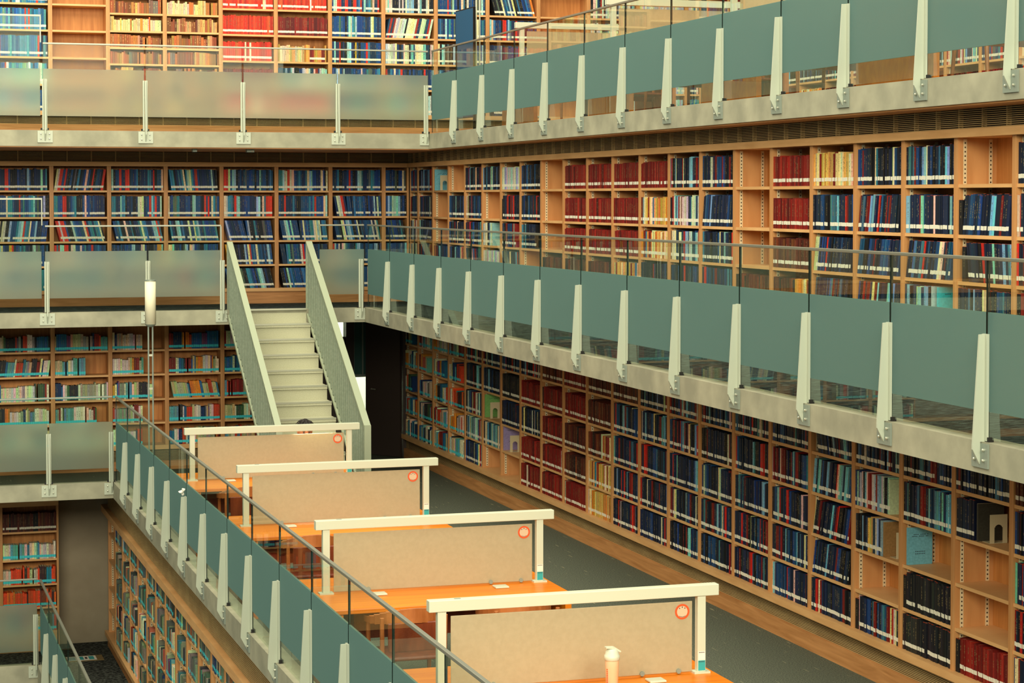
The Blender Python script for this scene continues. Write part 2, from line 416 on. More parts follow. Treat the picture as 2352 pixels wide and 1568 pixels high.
PAL = {
 'N': [((24, 38, 62), 30), ((16, 26, 44), 22), ((14, 14, 18), 12), ((26, 66, 110), 12), ((120, 26, 22), 7), ((190, 36, 24), 4), ((120, 176, 186), 5), ((216, 200, 154), 4), ((60, 110, 130), 4)],
 'V': [((16, 66, 118), 30), ((20, 44, 80), 20), ((16, 22, 30), 14), ((44, 120, 146), 10), ((196, 40, 24), 6), ((150, 198, 196), 7), ((222, 204, 158), 5), ((84, 96, 88), 4), ((226, 150, 36), 1)],
 'U': [((16, 66, 118), 25), ((44, 120, 146), 12), ((20, 44, 80), 14), ((226, 210, 170), 11), ((150, 196, 200), 8), ((200, 44, 26), 9), ((16, 22, 30), 10)],
 'T': [((26, 110, 150), 30), ((24, 80, 130), 22), ((70, 140, 150), 16), ((30, 50, 66), 10), ((206, 50, 26), 5), ((216, 214, 190), 8), ((120, 150, 130), 8)],
 'R': [((124, 26, 18), 50), ((104, 20, 16), 26), ((146, 40, 26), 14), ((84, 16, 14), 9), ((196, 190, 160), 1)],
 'B': [((88, 34, 20), 40), ((64, 24, 16), 30), ((110, 52, 26), 22), ((20, 20, 24), 8)],
 'Y': [((214, 166, 84), 30), ((196, 142, 60), 20), ((226, 200, 150), 20), ((120, 28, 22), 14), ((206, 120, 40), 8), ((40, 110, 140), 5), ((190, 60, 30), 4)],
 'W': [((222, 210, 172), 24), ((186, 196, 184), 20), ((30, 60, 90), 18), ((120, 170, 180), 14), ((150, 36, 26), 9), ((20, 26, 34), 14)],
 'L': [((130, 184, 190), 24), ((80, 140, 160), 20), ((28, 50, 74), 20), ((200, 196, 160), 16), ((214, 170, 80), 6), ((18, 20, 26), 14)],
 'G': [((206, 204, 188), 40), ((170, 186, 190), 30), ((150, 170, 180), 20), ((214, 206, 176), 10)],
 'K': [((32, 32, 34), 50), ((24, 24, 28), 30), ((44, 42, 42), 20)],
 'M': [((222, 212, 182), 30), ((196, 176, 130), 10), ((30, 100, 140), 10), ((196, 60, 30), 8), ((130, 30, 24), 8), ((214, 130, 40), 6), ((40, 40, 44), 9), ((90, 150, 160), 8), ((150, 150, 130), 8), ((60, 90, 60), 3), ((110, 70, 110), 2), ((20, 50, 90), 6)],
 'Q': [((112, 116, 98), 26), ((80, 92, 84), 22), ((140, 136, 112), 14), ((52, 60, 58), 14), ((60, 120, 120), 8), ((196, 192, 160), 8), ((150, 90, 60), 4), ((30, 60, 100), 4)],
 'P': [((226, 70, 30), 40), ((236, 110, 40), 20), ((210, 200, 170), 12), ((30, 130, 150), 10), ((60, 40, 40), 18)],
 'O': [((150, 84, 44), 24), ((126, 64, 36), 22), ((180, 112, 54), 16), ((196, 150, 92), 14), ((110, 96, 84), 10), ((96, 50, 34), 14)],
 'C': [((214, 190, 138), 60), ((204, 166, 100), 20), ((190, 116, 50), 10), ((220, 202, 160), 10)],
 'D': [((206, 52, 26), 46), ((186, 38, 22), 34), ((220, 80, 40), 16), ((230, 220, 190), 4)],
}
CNAME = {}
def cname(c):
    r, g, b = c
    mx = max(c); mn = min(c)
    if mx < 52 and mx - mn < 24: return 'black'
    if mx - mn < 30: return 'cream' if r > 195 else ('pale grey' if r > 140 else 'grey')
    if r == mx:
        if r > 205 and g > 185: return 'cream'
        if r > 185 and g > 120: return 'yellow'
        if g > 100 and r > 190: return 'orange'
        if g > 75: return 'tan'
        if r > 170: return 'bright red'
        if g > 30 and r < 120: return 'brown'
        return 'dark red'
    if g >= b: return 'green' if r < 110 else 'pale green'
    if g > 160: return 'light blue'
    if g > 95: return 'teal blue'
    if b > 90: return 'blue'
    return 'navy blue'

BOOKS = []   # dicts
def pick(rng, pal):
    t = sum(w_ for _, w_ in pal); r = rng.random() * t
    for c, w_ in pal:
        r -= w_
        if r <= 0: return c
    return pal[0][0]

def hb_(spec, H): return H - .02
def fill(fr, a0, a1, base, top, spec, where, seed, wtxt, depth=.30):
    """spec like 'N', 'N<' (leans one way), 'N>' , 'K+R', 'N.6' (60 percent full)"""
    rng = random.Random(seed)
    if spec[0] == 'E': return
    lean_t = 0
    if '<' in spec: lean_t = -rng.uniform(.10, .26)
    if '>' in spec: lean_t = rng.uniform(.10, .24)
    fillf = .6 if '.6' in spec else (.35 if '.3' in spec else (.8 if '.8' in spec else 1.0))
    codes = [c for c in spec if c in PAL]
    base = base + .0008
    a = a0 + .006; lim = a0 + (a1 - a0) * fillf - .004
    n = 0; H = top - base
    if lean_t < 0: a += -lean_t * hb_(spec, H) + .008
    if '+' in spec and codes[0] == 'K':    # one thick black volume first
        BOOKS.append(dict(fr=fr, a=a, t=.05, b=.01, d=.2, base=base, h=min(.25, H - .05), lean=0, col=(22, 22, 24), kind='J', lab=0, thick=1, where=where, n=1, wtxt=wtxt))
        a += .055; n = 1; codes = codes[1:]
        if lean_t < 0: a += -lean_t * H
    code = codes[0]
    small = code in 'MPOCQ'
    setn = 0; setc = None
    hbase = {'U': .288, 'N': .285, 'V': .29, 'T': .285, 'R': .255, 'B': .25, 'Y': .265, 'W': .28, 'L': .28, 'G': .27, 'K': .275, 'D': .26}.get(code, .2)
    if small: hbase = min(H * .78, .215)
    first = True
    while True:
        if len(codes) > 1 and (a - a0) > (a1 - a0) * .55: code = codes[-1]
        if setn <= 0:
            setn = rng.choice([1, 1, 1, 2, 3, 5]) if code in 'MPOCQ' else rng.choice([1, 1, 1, 2]); setc = pick(rng, PAL[code]); seth = rng.uniform(-.03, .03) if small else rng.uniform(-.008, .008)
            sett = rng.uniform(.014, .034) if small else rng.uniform(.018, .031)
        setn -= 1
        t = sett * rng.uniform(.92, 1.08)
        if code in 'RDB': t = rng.uniform(.018, .026)
        h = min(H - .022, hbase + seth + rng.uniform(-.004, .004))
        if lean_t and abs(lean_t) > 0: h = min(h, (H - .03))
        over = max(0, lean_t * h)
        if a + t + over > lim: break
        b = rng.uniform(.004, .016)
        c = tuple(max(4, min(250, int(v * rng.uniform(.86, 1.14)))) for v in setc)
        n += 1
        BOOKS.append(dict(fr=fr, a=a, t=t, b=b, d=(.16 if small else .215), base=base, h=h, lean=lean_t, col=c, basecol=setc,
                          kind='P' if code in 'MPCQ' else ('O' if code == 'O' else 'J'), lab=(2 if code in 'MP' or (code == 'Q' and rng.random() < .25) else (0 if code in 'OC' else (1 if rng.random() < .94 else 0))),
                          thick=0, where=where, n=n, wtxt=wtxt, code=code))
        a += t + .0016
        if small and rng.random() < .03: a += .02
        if lean_t < 0 and rng.random() < .04: lean_t *= .55

# cell contents ------------------------------------------------------
# middle gallery side wall, bays from the corner outwards
BS = [ # (row1..row5)
 'N N W W L', 'N N N N N', 'E E E N< N', 'E N N N N', 'N N N N< N', 'N E W.6 G N', 'G K+N N.8 N< N', 'N N N.8 E N', 'E E E K+B E',
 'R R R B B', 'R R R B B', 'R R R< Y Y', 'R Y Y N N', 'N W W N N', 'N N> N N N', 'E E E K+B E', 'R R B B+Y Y', 'Y N N> N> N', 'N N> N> N> N', 'N N N> W.6 N', 'E K+N> K+N< N N', 'N N N N N', 'N R N K N']
# reading floor side wall
CS = [
 'M.6 M M.6 M M', 'M M.6 M.8 M M', 'M M.8 M M M', 'M M.8 P M M', 'N N W W N', 'N N E L E', 'N K N E E', 'N R N R R', 'B K+R R R R', 'R R B B R', 'B B B+Y Y Y',
 'B N N N N', 'N N N N N', 'N N N N N', 'N N N N N', 'N N N N N', 'N N N N N', 'N< N> N> N> N', 'N W.8 L.6 E K+N', 'N N+L E K+K K', 'N N.3 E E K+R', 'B N N N N', 'R N R N R', 'N N N R N', 'N N N N N']
SIDE0 = 28.64      # Y of the first full upright on the side wall
BW = .80
B_SH = (.095, -.270, -.607, -.945, -1.281)
C_SH = (-2.12, -2.46, -2.805, -3.135, -3.455)
A_SH = (3.02, 2.65, 2.29, 1.92, 1.55, 1.185)
EXTRA = []   # special items placed in cells
def side_bay(level, k):
    # returns a0,a1 in frame FS
    if level == 'B' and k == 0: return 29.6 - 29.08, 29.6 - SIDE0
    y0 = SIDE0 - BW * (k - 1)
    return 29.6 - y0, 29.6 - y0 + BW
for k, rows in enumerate(BS):
    a0, a1 = side_bay('B', k); rows = rows.split()
    if FS.p(a1, 0, 0).y < 9.5: break
    bookcase(FS, a0, a1, -1.281, .43, B_SH[:4], .33, 'oak bookcase unit, %s from the corner along the middle gallery side wall' % od(k + 1), 'bookcase units of the middle gallery side wall')
    for r, sp in enumerate(rows):
        top = .43 if r == 0 else B_SH[r - 1] - .026
        fill(FS, a0 + .0275, a1 - .0275, B_SH[r], top, sp, ('B', 's', k, r), 1000 + k * 10 + r, '%s shelf, %s bay of middle gallery side wall' % (od(r + 1), od(k + 1)))
for k, rows in enumerate(CS):
    y0 = SIDE0 + BW - BW * k
    a0, a1 = 29.6 - y0, 29.6 - y0 + BW; rows = rows.split()
    if y0 < 9.5: break
    bookcase(FS, a0, a1, -3.455, -1.66, C_SH[:4], .33, 'oak bookcase unit, %s from the brown door along the reading floor side wall' % od(k + 1), 'bookcase units of the reading floor side wall')
    for r, sp in enumerate(rows):
        top = -1.67 if r == 0 else C_SH[r - 1] - .026
        fill(FS, a0 + .0275, a1 - .0275, C_SH[r], top, sp, ('C', 's', k, r), 2000 + k * 10 + r, '%s shelf, %s bay of reading floor side wall' % (od(r + 1), od(k + 1)))
# lowest floor side wall
D_SH = (-4.64, -5.01, -5.385, -5.70, -6.03)
DY0 = 28.28
for k in range(14):
    y0 = DY0 + .8 - .8 * k
    a0, a1 = 29.2 - y0, 29.2 - y0 + .8
    bookcase(FD, a0, a1, -6.03, -4.40, D_SH[:4], .33, 'oak bookcase unit, %s from the concrete wall along the lowest floor side wall' % od(k + 1), 'bookcase units of the lowest floor side wall')
    if k == 0: continue
    for r in range(5):
        top = -4.41 if r == 0 else D_SH[r - 1] - .026
        sp = random.Random(300 + k * 7 + r).choice(['Q.8', 'Q.8', 'Q.8', 'Q.8', 'M.8', 'Q.6'])
        fill(FD, a0 + .0275, a1 - .0275, D_SH[r], top, sp, ('D', 's', k, r), 3000 + k * 10 + r, '%s shelf, %s bay of lowest floor side wall' % (od(r + 1), od(k + 1)))
# back wall
BBW, BX0 = .781, 2.542
BB = ['V V U> V V', 'V> V U< U V', 'V U U< V V', 'V< V U< V V', 'V U V< V< V<', 'U V U< V< V<', 'V U< U< U V', 'V V V< V V']
def back_bays(level, k0, k1): return range(k0, k1)
for k in range(-8, 7):
    a0 = BX0 + BBW * k; a1 = min(a0 + BBW, XR)
    vis = k >= -1
    lab = 'oak bookcase unit, %s in view along the middle gallery back wall' % od(k + 2) if vis else 'oak bookcase unit of the middle gallery back wall beyond the picture edge'
    if vis: bookcase(FB, a0, a1, -1.281, .43, B_SH[:4], .33, lab, 'bookcase units of the middle gallery back wall', peg=False)
    for r in range(5):
        if not vis: continue
        sp = BB[(k + 1) % 8].split()[r]; top = .43 if r == 0 else B_SH[r - 1] - .026
        fill(FB, a0 + .0275, a1 - .0275, B_SH[r], top, sp, ('B', 'b', k, r), 4000 + k * 10 + r, '%s shelf, %s bay of middle gallery back wall' % (od(r + 1), od(k + 2)))
CB = ['M M> M M M', 'M M.6 M M.8 M', 'M.6 M.6 M.8 M.6 M.6', 'M M M< M M', 'M M M M M', 'M M M M M']
for k in range(-7, 4):
    a0 = BX0 + BBW * k; a1 = a0 + BBW
    lab = 'oak bookcase unit, %s in view along the reading floor back wall' % od(k + 2) if k >= -1 else 'oak bookcase unit, %s beyond the frame edge, reading floor back wall' % od(-1 - k)
    bookcase(FB, a0, a1, -3.455, -1.66, C_SH[:4], .33, lab, 'bookcase units of the reading floor back wall', peg=False)
    for r in range(5):
        sp = CB[(k + 1) % 6].split()[r]; top = -1.67 if r == 0 else C_SH[r - 1] - .026
        fill(FB, a0 + .0275, a1 - .0275, C_SH[r], top, sp, ('C', 'b', k, r), 5000 + k * 10 + r, '%s shelf, %s bay of reading floor back wall' % (od(r + 1), od(max(1, k + 2))))
AB = {-1: 'T T T T', 0: 'E E E E', 1: 'O', 2: 'O', 3: 'D D D R', 4: 'D R C+Y W', 5: 'V V V V', 6: 'W W> W V', 7: 'V V V V', 8: 'V< V V T', 9: 'E E O O', 10: 'W W G W', 11: 'G G W G', 12: 'T V T V'}
A_SH2 = (2.79, 2.545, 2.303, 2.073, 1.848, 1.62, 1.40, 1.185)
for k in range(-1, 13):
    a0 = BX0 + BBW * k; a1 = min(a0 + BBW, 12.15)
    sh = A_SH2 if k in (1, 2) else A_SH
    bookcase(FB, a0, a1, 1.185, 3.35, sh[:-1], .33, 'oak bookcase unit, %s in view along the top gallery back wall' % od(k + 2), 'bookcase units of the top gallery back wall', peg=False)
    rows = AB[k].split()
    for r, z in enumerate(sh):
        if k in (1, 2): sp = ['O', 'O', 'C', 'O', 'O', 'O', 'O', 'O'][(r + (k == 2)) % 8]
        else: sp = rows[(r - 1) % len(rows)] if r else rows[0]
        top = 3.35 if r == 0 else sh[r - 1] - .026
        fill(FB, a0 + .0275, a1 - .0275, z, min(top, z + .34), sp, ('A', 'b', k, r), 6000 + k * 10 + r, '%s shelf, %s bay of top gallery back wall' % (od(r + 1), od(k + 2)), )
# top gallery side wall
FA = Fr((12.2, 29.1, 0), (0, -1, 0), (1, 0, 0))
for k in range(19):
    a0, a1 = .8 * k + .05, .8 * k + .85
    bookcase(FA, a0, a1, 1.185, 3.35, A_SH[:-1], .33, 'oak bookcase unit, %s from the back along the top gallery side wall' % od(k + 1), 'bookcase units of the top gallery side wall', peg=(k > 8), pegfull=False)
    for r, z in enumerate(A_SH):
        top = 3.35 if r == 0 else A_SH[r - 1] - .026
        sp = random.Random(k * 17 + r).choice(['V', 'N', 'R', 'B', 'Y', 'D', 'N', 'R', 'E', 'W'])
        fill(FA, a0 + .0275, a1 - .0275, z, top, sp, ('A', 's', k, r), 8000 + k * 10 + r, '%s shelf, %s bay of top gallery side wall' % (od(r + 1), od(k + 1)))
m = MB(); m.box(0, 16, -.03, .33, 1.125, 1.185, 0, FA); m.box(0, 16, -.02, .33, .80, 1.125, 0, FA); trim(m, M['wood_x'])
# lowest floor back bookcase
DB_SH = (-4.59, -4.975, -5.32, -5.64, -5.97)
for k in range(-4, 0):
    a0 = BX0 + .06 + BBW * k; a1 = a0 + BBW
    bookcase(FB, a0, a1, -5.97, -4.22, DB_SH[:4], .33, 'oak bookcase unit on lowest floor, %s from the concrete wall' % od(-k), 'bookcase units of the lowest floor back wall', peg=False)
    for r in range(5):
        top = -4.23 if r == 0 else DB_SH[r - 1] - .026
        fill(FB, a0 + .0275, a1 - .0275, DB_SH[r], top, ['B', 'M', 'P', 'P', 'M'][r], ('D', 'b', k, r), 7000 + k * 10 + r, '%s shelf, %s bay of lowest floor back wall' % (od(r + 1), od(-k)))
m = MB(); m.box(XL, 2.6, -.03, .33, -4.24, -4.16, 0, FB); m.box(XL, 2.6, -.02, .33, -6.25, -5.97, 0, FB); trim(m, M['wood_h'])

# --- books: projected size decides which are built one by one
fw = Vector((math.sin(YAW) * math.cos(PITCH), math.cos(YAW) * math.cos(PITCH), -math.sin(PITCH)))
rt = Vector((math.cos(YAW), -math.sin(YAW), 0)); upv = rt.cross(fw)
def proj(p):
    d = p.dot(fw)
    return 1176 + F_PX * p.dot(rt) / d, 784 - F_PX * p.dot(upv) / d + SHIFT
def hidden(p):
    for lv, (zt, zb, zf, xe) in LV.items():
        if p.x > xe:                                        # ray crosses the side edge plane
            t = xe / p.x; z = p.z * t
            if zb < z < zt or zt + .18 < z < zt + .775: return True
        t = YE / p.y; z = p.z * t; x = p.x * t
        if x < xe and p.y > YE and (zb < z < zt or zt + .18 < z < zt + .775): return True
    if p.x > 4.5 and p.y > 28 and p.z < -1.7 : return True
    return False
for b in BOOKS:
    fr = b['fr']; q0 = fr.p(b['a'], b['b'], b['base']); q1 = fr.p(b['a'] + b['t'], b['b'], b['base'] + b['h'])
    c = (q0 + q1) / 2; x0, y0 = proj(q0); x1, y1 = proj(q1); xc, yc = proj(c)
    ar = abs(x1 - x0) * abs(y1 - y0)
    if not (0 < xc < 2352 and 0 < yc < 1568): ar *= .001
    elif hidden(c): ar *= .02
    b['area'] = ar
def book_parts(b, cov, pg, lb, rich):
    fr = b['fr']; a, t, bb, d, z0, h, L_ = b['a'], b['t'], b['b'], b['d'], b['base'], b['h'], b['lean']
    col = lin(b['col']); e = .0022
    if rich:
        cov.lean(a, a + e, bb, bb + d, z0, z0 + h, L_, z0, 0, fr, col)
        cov.lean(a + t - e, a + t, bb, bb + d, z0, z0 + h, L_, z0, 0, fr, col)
        cov.lean(a + e, a + t - e, bb, bb + e, z0, z0 + h, L_, z0, 0, fr, col)
        pg.lean(a + e, a + t - e, bb + e, bb + d - .004, z0 + .003, z0 + h - .004, L_, z0, 0, fr)
        if b['kind'] == 'J' and b.get('code') != 'R': cov.lean(a + e, a + t - e, bb + e, bb + .008, z0 + h - .004, z0 + h + .002, L_, z0, 0, fr, lin((190, 70, 30)))
    else:
        cov.lean(a, a + t, bb, bb + d, z0, z0 + h, L_, z0, 0, fr, col)
    # spine lettering
    if b['kind'] in 'JOP':
        rng = random.Random(int(a * 9999) + int(z0 * 999))
        dark = sum(b['col']) < 330
        tc = lin((128, 112, 72)) if dark else lin((90, 70, 56))
        if b['kind'] == 'O': tc = lin((214, 180, 110)) if dark else lin((110, 50, 30))
        if rng.random() < .55:
            wd = min(.005, t * .28); z = z0 + h * .42; zt = z0 + h * rng.uniform(.72, .9); am = a + t / 2
            while z < zt:
                l = rng.uniform(.006, .018)
                if rng.random() < .72: cov.lean(am - wd / 2, am + wd / 2, bb - .0004, bb, z, z + l, L_, z0, 0, fr, tc)
                z += l + .006
    if b['lab']:
        zl = z0 + (.034 if b['lab'] == 1 else .020) + (hash((round(a, 3), 1)) % 5) * .0006; hl = .030 if b['lab'] == 1 else .034
        lb.lean(a - .0002, a + t + .0002, bb - .0009, bb + .0006, zl, zl + hl, L_, z0, 0, fr)
names = {'J': ('bound_journal', 'bound volume', 'bound journals in the bookcases'), 'P': ('library_book', 'library book', 'library books in the bookcases'), 'O': ('antique_volume', 'old bound book', 'old bound books of the top gallery')}
for kd, (nm, noun, grp) in names.items():
    L_ = sorted([b for b in BOOKS if b['kind'] == kd], key=lambda b: -b['area'])
    solo, rest = L_[:300], L_[300:]
    if kd == 'O': solo, rest = L_[:230], L_[230:]
    for b in solo:
        cov, pg, lb = MB(), MB(), MB(); book_parts(b, cov, pg, lb, True)
        base = b['fr'].p(b['a'] + b['t'] / 2, b['b'] + b['d'] / 2, b['base'])
        o = cov.build(nm, M['book'], None, base)
        tag(o, '%s %s, %s along %s' % ('thick black' if b.get('thick') else cname(b.get('basecol', b['col'])), noun, od(b['n']), b['wtxt']), 'book', grp)
        pg.build('page_block', M['page'], o)
        if b['lab']: lb.build('spine_label', M['label'] if b['lab'] == 1 else M['cyan'], o)
    cov, lbw = MB(), MB()
    if rest:
        for b in rest:
            book_parts(b, cov, cov, lbw if b['lab'] else cov, False)
        o = cov.build('distant_' + nm + 's', M['book'])
        tag(o, 'the many smaller-looking %ss filling the remaining shelves of the galleries' % noun, 'books', grp, 'stuff')
        if lbw.v:
            l = lbw.build('spine_labels', M['label'] if kd == 'J' else M['cyan'], o); l['kind'] = 'stuff'

# ------------------------------------------------------------------ railings
def railing(lv, T0, tdir, ndir, s0, s1, posts, label, extra=None, skip_first=False, z0=None, mitre=None):
    """T0: start point of the edge line, tdir along it, ndir out to the void; s0..s1 glass extent"""
    zt = LV[lv][0]
    o = Vector((*T0, 0)); u = Vector((*tdir, 0)); nrm = Vector((*ndir, 0))
    base = o + u * ((s0 + s1) / 2) + Vector((0, 0, zt))
    t = thing('glass_railing', base, label, 'railing', 'glass railings of the galleries')
    fr = Fr(o, u, nrm)
    cuts = [s0] + [s for s in posts if s0 + .1 < s < s1 - .1] + [s1]
    g0, g1 = -.045, -.033
    for i in range(len(cuts) - 1):
        a, b = cuts[i] + (.011 if i else 0.0), cuts[i + 1] - (.011 if i < len(cuts) - 2 else 0.0)
        m = MB()
        m.box(a, b, g0, g1, zt + .015, zt + .18, (0, 0, 0, 2, 0, 2) , fr)
        m.box(a, b, g0 - .001, g1 + .001, zt + .18, zt + .775, (1, 1, 1, 2, 1, 2), fr)
        m.box(a, b, g0, g1, zt + .775, zt + 1.085, (0, 0, 0, 2, 0, 2), fr)
        m.build('glass_panel', [M['clear'], M['frost'], M['edge']], t)
    m = MB(); m.box(s0, s1, -.054, -.024, zt + 1.083, zt + 1.105, 0, fr); m.build('handrail', M['rail'], t, bevel=.004)
    for s in posts:
        m = MB()
        w2 = .007
        pr = [(-.03, .645), (.022, .642), (.062, -.02), (.062, -.045), (.014, -.135), (.012, -.135), (.012, .0), (-.02, .0)]
        poly = [fr.p(s - w2, b_, zt + c_) for b_, c_ in pr]
        m.prism(poly, (0, 0, 0), tuple(u * (2 * w2)), 0)
        for sg in (-1, 1):
            m.box(min(s + sg * .010, s + sg * .031), max(s + sg * .010, s + sg * .031), -.031, -.016, zt + .005, zt + .645, 0, fr)
        po = m.build('post', M['metal'], t)
        m = MB(); m.box(s - .0935, min(s + .0935, 4.566) if (lv == 'B' and abs(s - 4.51) < .01) else s + .0935, .0005, .012, zt - .155, zt - .008, 0, fr); m.build('base_plate', M['metal_d'] if abs(tdir[1]) > .5 else M['metal'], po)
        for sa in (-.052, .052):
            for zc in (-.045, -.108):
                m = MB(); c0 = fr.p(s + sa, .012, zt + zc); m.tube([c0, c0 + nrm * .010, c0 + nrm * .014], [.0095, .0095, .005], 8)
                m.build('bolt', M['bolt'], po)
        m = MB(); m.box(s + .014, s + .05, -.055, -.02, zt, zt + .028, 0, fr); m.box(s - .05, s - .014, -.055, -.02, zt, zt + .028, 0, fr)
        m.build('clamp', M['black'], po)
    return t, fr

X_A, X_B, X_C, X_D = (LV[k][3] for k in 'ABCD')
def back_rail(lv, s0, s1, posts, label): return railing(lv, (0, YE), (1, 0), (0, -1), s0, s1, posts, label)
def side_rail(lv, label, s1, pitch, first=.0):
    xe = LV[lv][3]; posts = [first + i * pitch for i in range(int((s1 - first) / pitch) + 1)]
    return railing(lv, (xe, YE), (0, -1), (-1, 0), .04, s1, [p_ for p_ in posts if p_ > .3], label)
back_rail('A', 2.25, X_A, [2.27, 3.53, 4.79, 6.05, X_A - .03], 'top gallery glass railing running along the back, with thin steel handrail')
t, fr = back_rail('B', 2.26, 4.50, [2.28, 3.55, 4.51], 'middle gallery glass railing stretch between picture edge and steel staircase')
m = MB(); m.box(4.485, 4.505, -.054, -.024, -1.46 + .645, -1.46 + 1.085, 0, fr); m.build('end_stile', M['rail'], t)
back_rail('B', 5.80, X_B, [X_B - .045], 'short middle gallery glass railing stretch between staircase and gallery corner')
back_rail('C', 1.0, X_C, [1.02, 2.284, X_C - .02], 'reading floor glass railing along the back, below the bookcases')
back_rail('D', .0, X_D, [.75, X_D - .02], 'lowest railing stretch facing the void beside the pit corner')
side_rail('A', 'top gallery glass railing rising along the side, frosted band over concrete edge', 17.5, 1.225)
side_rail('B', 'middle gallery side glass railing crossing in front of the journal bookcases', 18.5, 1.22)
side_rail('C', 'reading floor side glass railing beside the study desks', 18.5, 1.205)
side_rail('D', 'lowest glass railing with steep handrail over the dark carpet', 6.5, 1.22)
# taller stretches at the picture's edge
for lv in 'AB':
    zt = LV[lv][0]
    t = thing('tall_glass_railing', (1.2, YE, zt), 'taller glass railing stretch with raised handrail, %s gallery' % ('top' if lv == 'A' else 'middle'), 'railing', 'taller railing stretches')
    fr = Fr((0, YE, 0), (1, 0, 0), (0, -1, 0))
    m = MB(); m.box(.2, 2.215, -.045, -.033, zt + .015, zt + .18, 0, fr); m.box(.2, 2.215, -.046, -.032, zt + .18, zt + .775, 1, fr); m.box(.2, 2.215, -.045, -.033, zt + .775, zt + 1.43, 0, fr)
    m.build('glass_panel', [M['clear'], M['frost']], t)
    m = MB(); m.box(.2, 2.2295, -.054, -.024, zt + 1.43, zt + 1.452, 0, fr); m.build('handrail', M['rail'], t)
    m = MB(); m.box(2.216, 2.2295, -.054, -.024, zt + 1.105, zt + 1.43, 0, fr); m.build('end_stile', M['rail'], t)

# ------------------------------------------------------------------ staircase
st = thing('staircase', (5.13, 25.3, -3.80), 'pale terrazzo staircase with ribbed grey-green metal side panels', 'stairs')
NR = 13; rise = (3.80 - 1.46) / NR; go = .25
for i in range(NR - 1):
    z = -1.46 - rise * (i + 1); y = YE - go * i
    m = MB()
    m.box(4.66, 5.61, y - go - .03, y + .02, z - .045, z)         # tread
    m.box(4.66, 5.61, y - .012, y + .012, z - .0, z + rise - .05)  # riser above it
    s = m.build('step', M['terrazzo'], st)
    m = MB(); m.box(4.66, 5.61, y - go - .036, y - go - .0, z - .014, z + .005); m.build('nosing', M['bolt'], s)
m = MB(); m.box(4.66, 5.61, YE - go * 12 - .012, YE - go * 12 + .012, -3.8, -1.46 - rise * 12 - .05); m.build('bottom_riser', M['terrazzo'], st)
m = MB(); m.box(4.66, 5.61, YE - .036, YE + .0, -1.475, -1.452); m.build('landing_nosing', M['bolt'], st)
def parapet(x0, x1):
    ya, yb_ = 26.90, 23.63; za, zb_ = -.575, -2.66
    def top(y): return za + (ya - y) / (ya - yb_) * (zb_ - za)
    m = MB(); y = ya; side = 0
    # ribbed sheet: narrow vertical folds
    n = 120; dy = (ya - yb_) / n
    pts = []
    for i in range(n + 1):
        yy = ya - dy * i; off = .010
        pts.append((yy, off))
    for i in range(n):
        (y0, o0), (y1, o1) = pts[i], pts[i + 1]
        lo0 = max(-3.80, top(y0) - .93) if y0 < 26.86 else top(y0) - .93
        lo1 = max(-3.80, top(y1) - .93)
        if y1 < 24.0: lo1 = max(-3.8, top(y1) - .93 - (24.0 - y1) * 1.1)
        if y0 < 24.0: lo0 = max(-3.8, top(y0) - .93 - (24.0 - y0) * 1.1)
        m.hexa([(x0 + .012 + o0, y0, lo0), (x0 + .012 + o1, y1, lo1), (x0 + .022 + o1, y1, lo1), (x0 + .022 + o0, y0, lo0),
                (x0 + .012 + o0, y0, top(y0) - .012), (x0 + .012 + o1, y1, top(y1) - .012), (x0 + .022 + o1, y1, top(y1) - .012), (x0 + .022 + o0, y0, top(y0) - .012)])
        if i % 4 == 0: m.hexa([(x0 + .008, y0, lo0 + .03), (x0 + .008, y0 - .03, lo0 + .02), (x0 + .024, y0 - .03, lo0 + .02), (x0 + .024, y0, lo0 + .03), (x0 + .008, y0, top(y0) - .03), (x0 + .008, y0 - .03, top(y0 - .03) - .03), (x0 + .024, y0 - .03, top(y0 - .03) - .03), (x0 + .024, y0, top(y0) - .03)])
    pn = m.build('side_panel', M['stairmetal'], st)
    m = MB(); h = .03
    m.hexa([(x0, ya, za - h), (x1, ya, za - h), (x1, yb_, zb_ - h), (x0, yb_, zb_ - h), (x0, ya, za), (x1, ya, za), (x1, yb_, zb_), (x0, yb_, zb_)])
    m.box(x0, x1, yb_ - .02, yb_ + .0, -3.8, zb_)
    m.box(x0, x1, ya, ya + .02, -1.46, za)
    m.build('cap', M['cap'], pn)
    m = MB()
    m.hexa([(x0 - .003, 26.84, top(26.84) - .955), (x0 + .05, 26.84, top(26.84) - .955), (x0 + .05, 24.0, top(24.0) - .955), (x0 - .003, 24.0, top(24.0) - .955),
            (x0 - .003, 26.84, top(26.84) - .91), (x0 + .05, 26.84, top(26.84) - .91), (x0 + .05, 24.0, top(24.0) - .91), (x0 - .003, 24.0, top(24.0) - .91)])
    m.build('edge_strip', M['cap'], pn)
    m = MB(); lo = .90
    m.hexa([(x0 + .03, ya - .3, top(ya) - lo - .19), (x1, ya - .3, top(ya) - lo - .19), (x1, 23.9, top(24.0) - lo - .1), (x0 + .03, 23.9, top(24.0) - lo - .1),
            (x0 + .03, ya - .3, top(ya) - lo + .02), (x1, ya - .3, top(ya) - lo + .02), (x1, 23.9, top(24.0) - lo + .05), (x0 + .03, 23.9, top(24.0) - lo + .05)])
    m.build('stringer', M['stairmetal'], pn)
    m = MB()
    for i in range(14):
        y = 26.7 - i * .22; m.box(x0 - .002, x0 + .004, y - .012, y + .012, top(y) - .86, top(y) - .852)
    m.build('fixing_tab', M['bolt'], pn)
parapet(4.576, 4.65); parapet(5.62, 5.70)

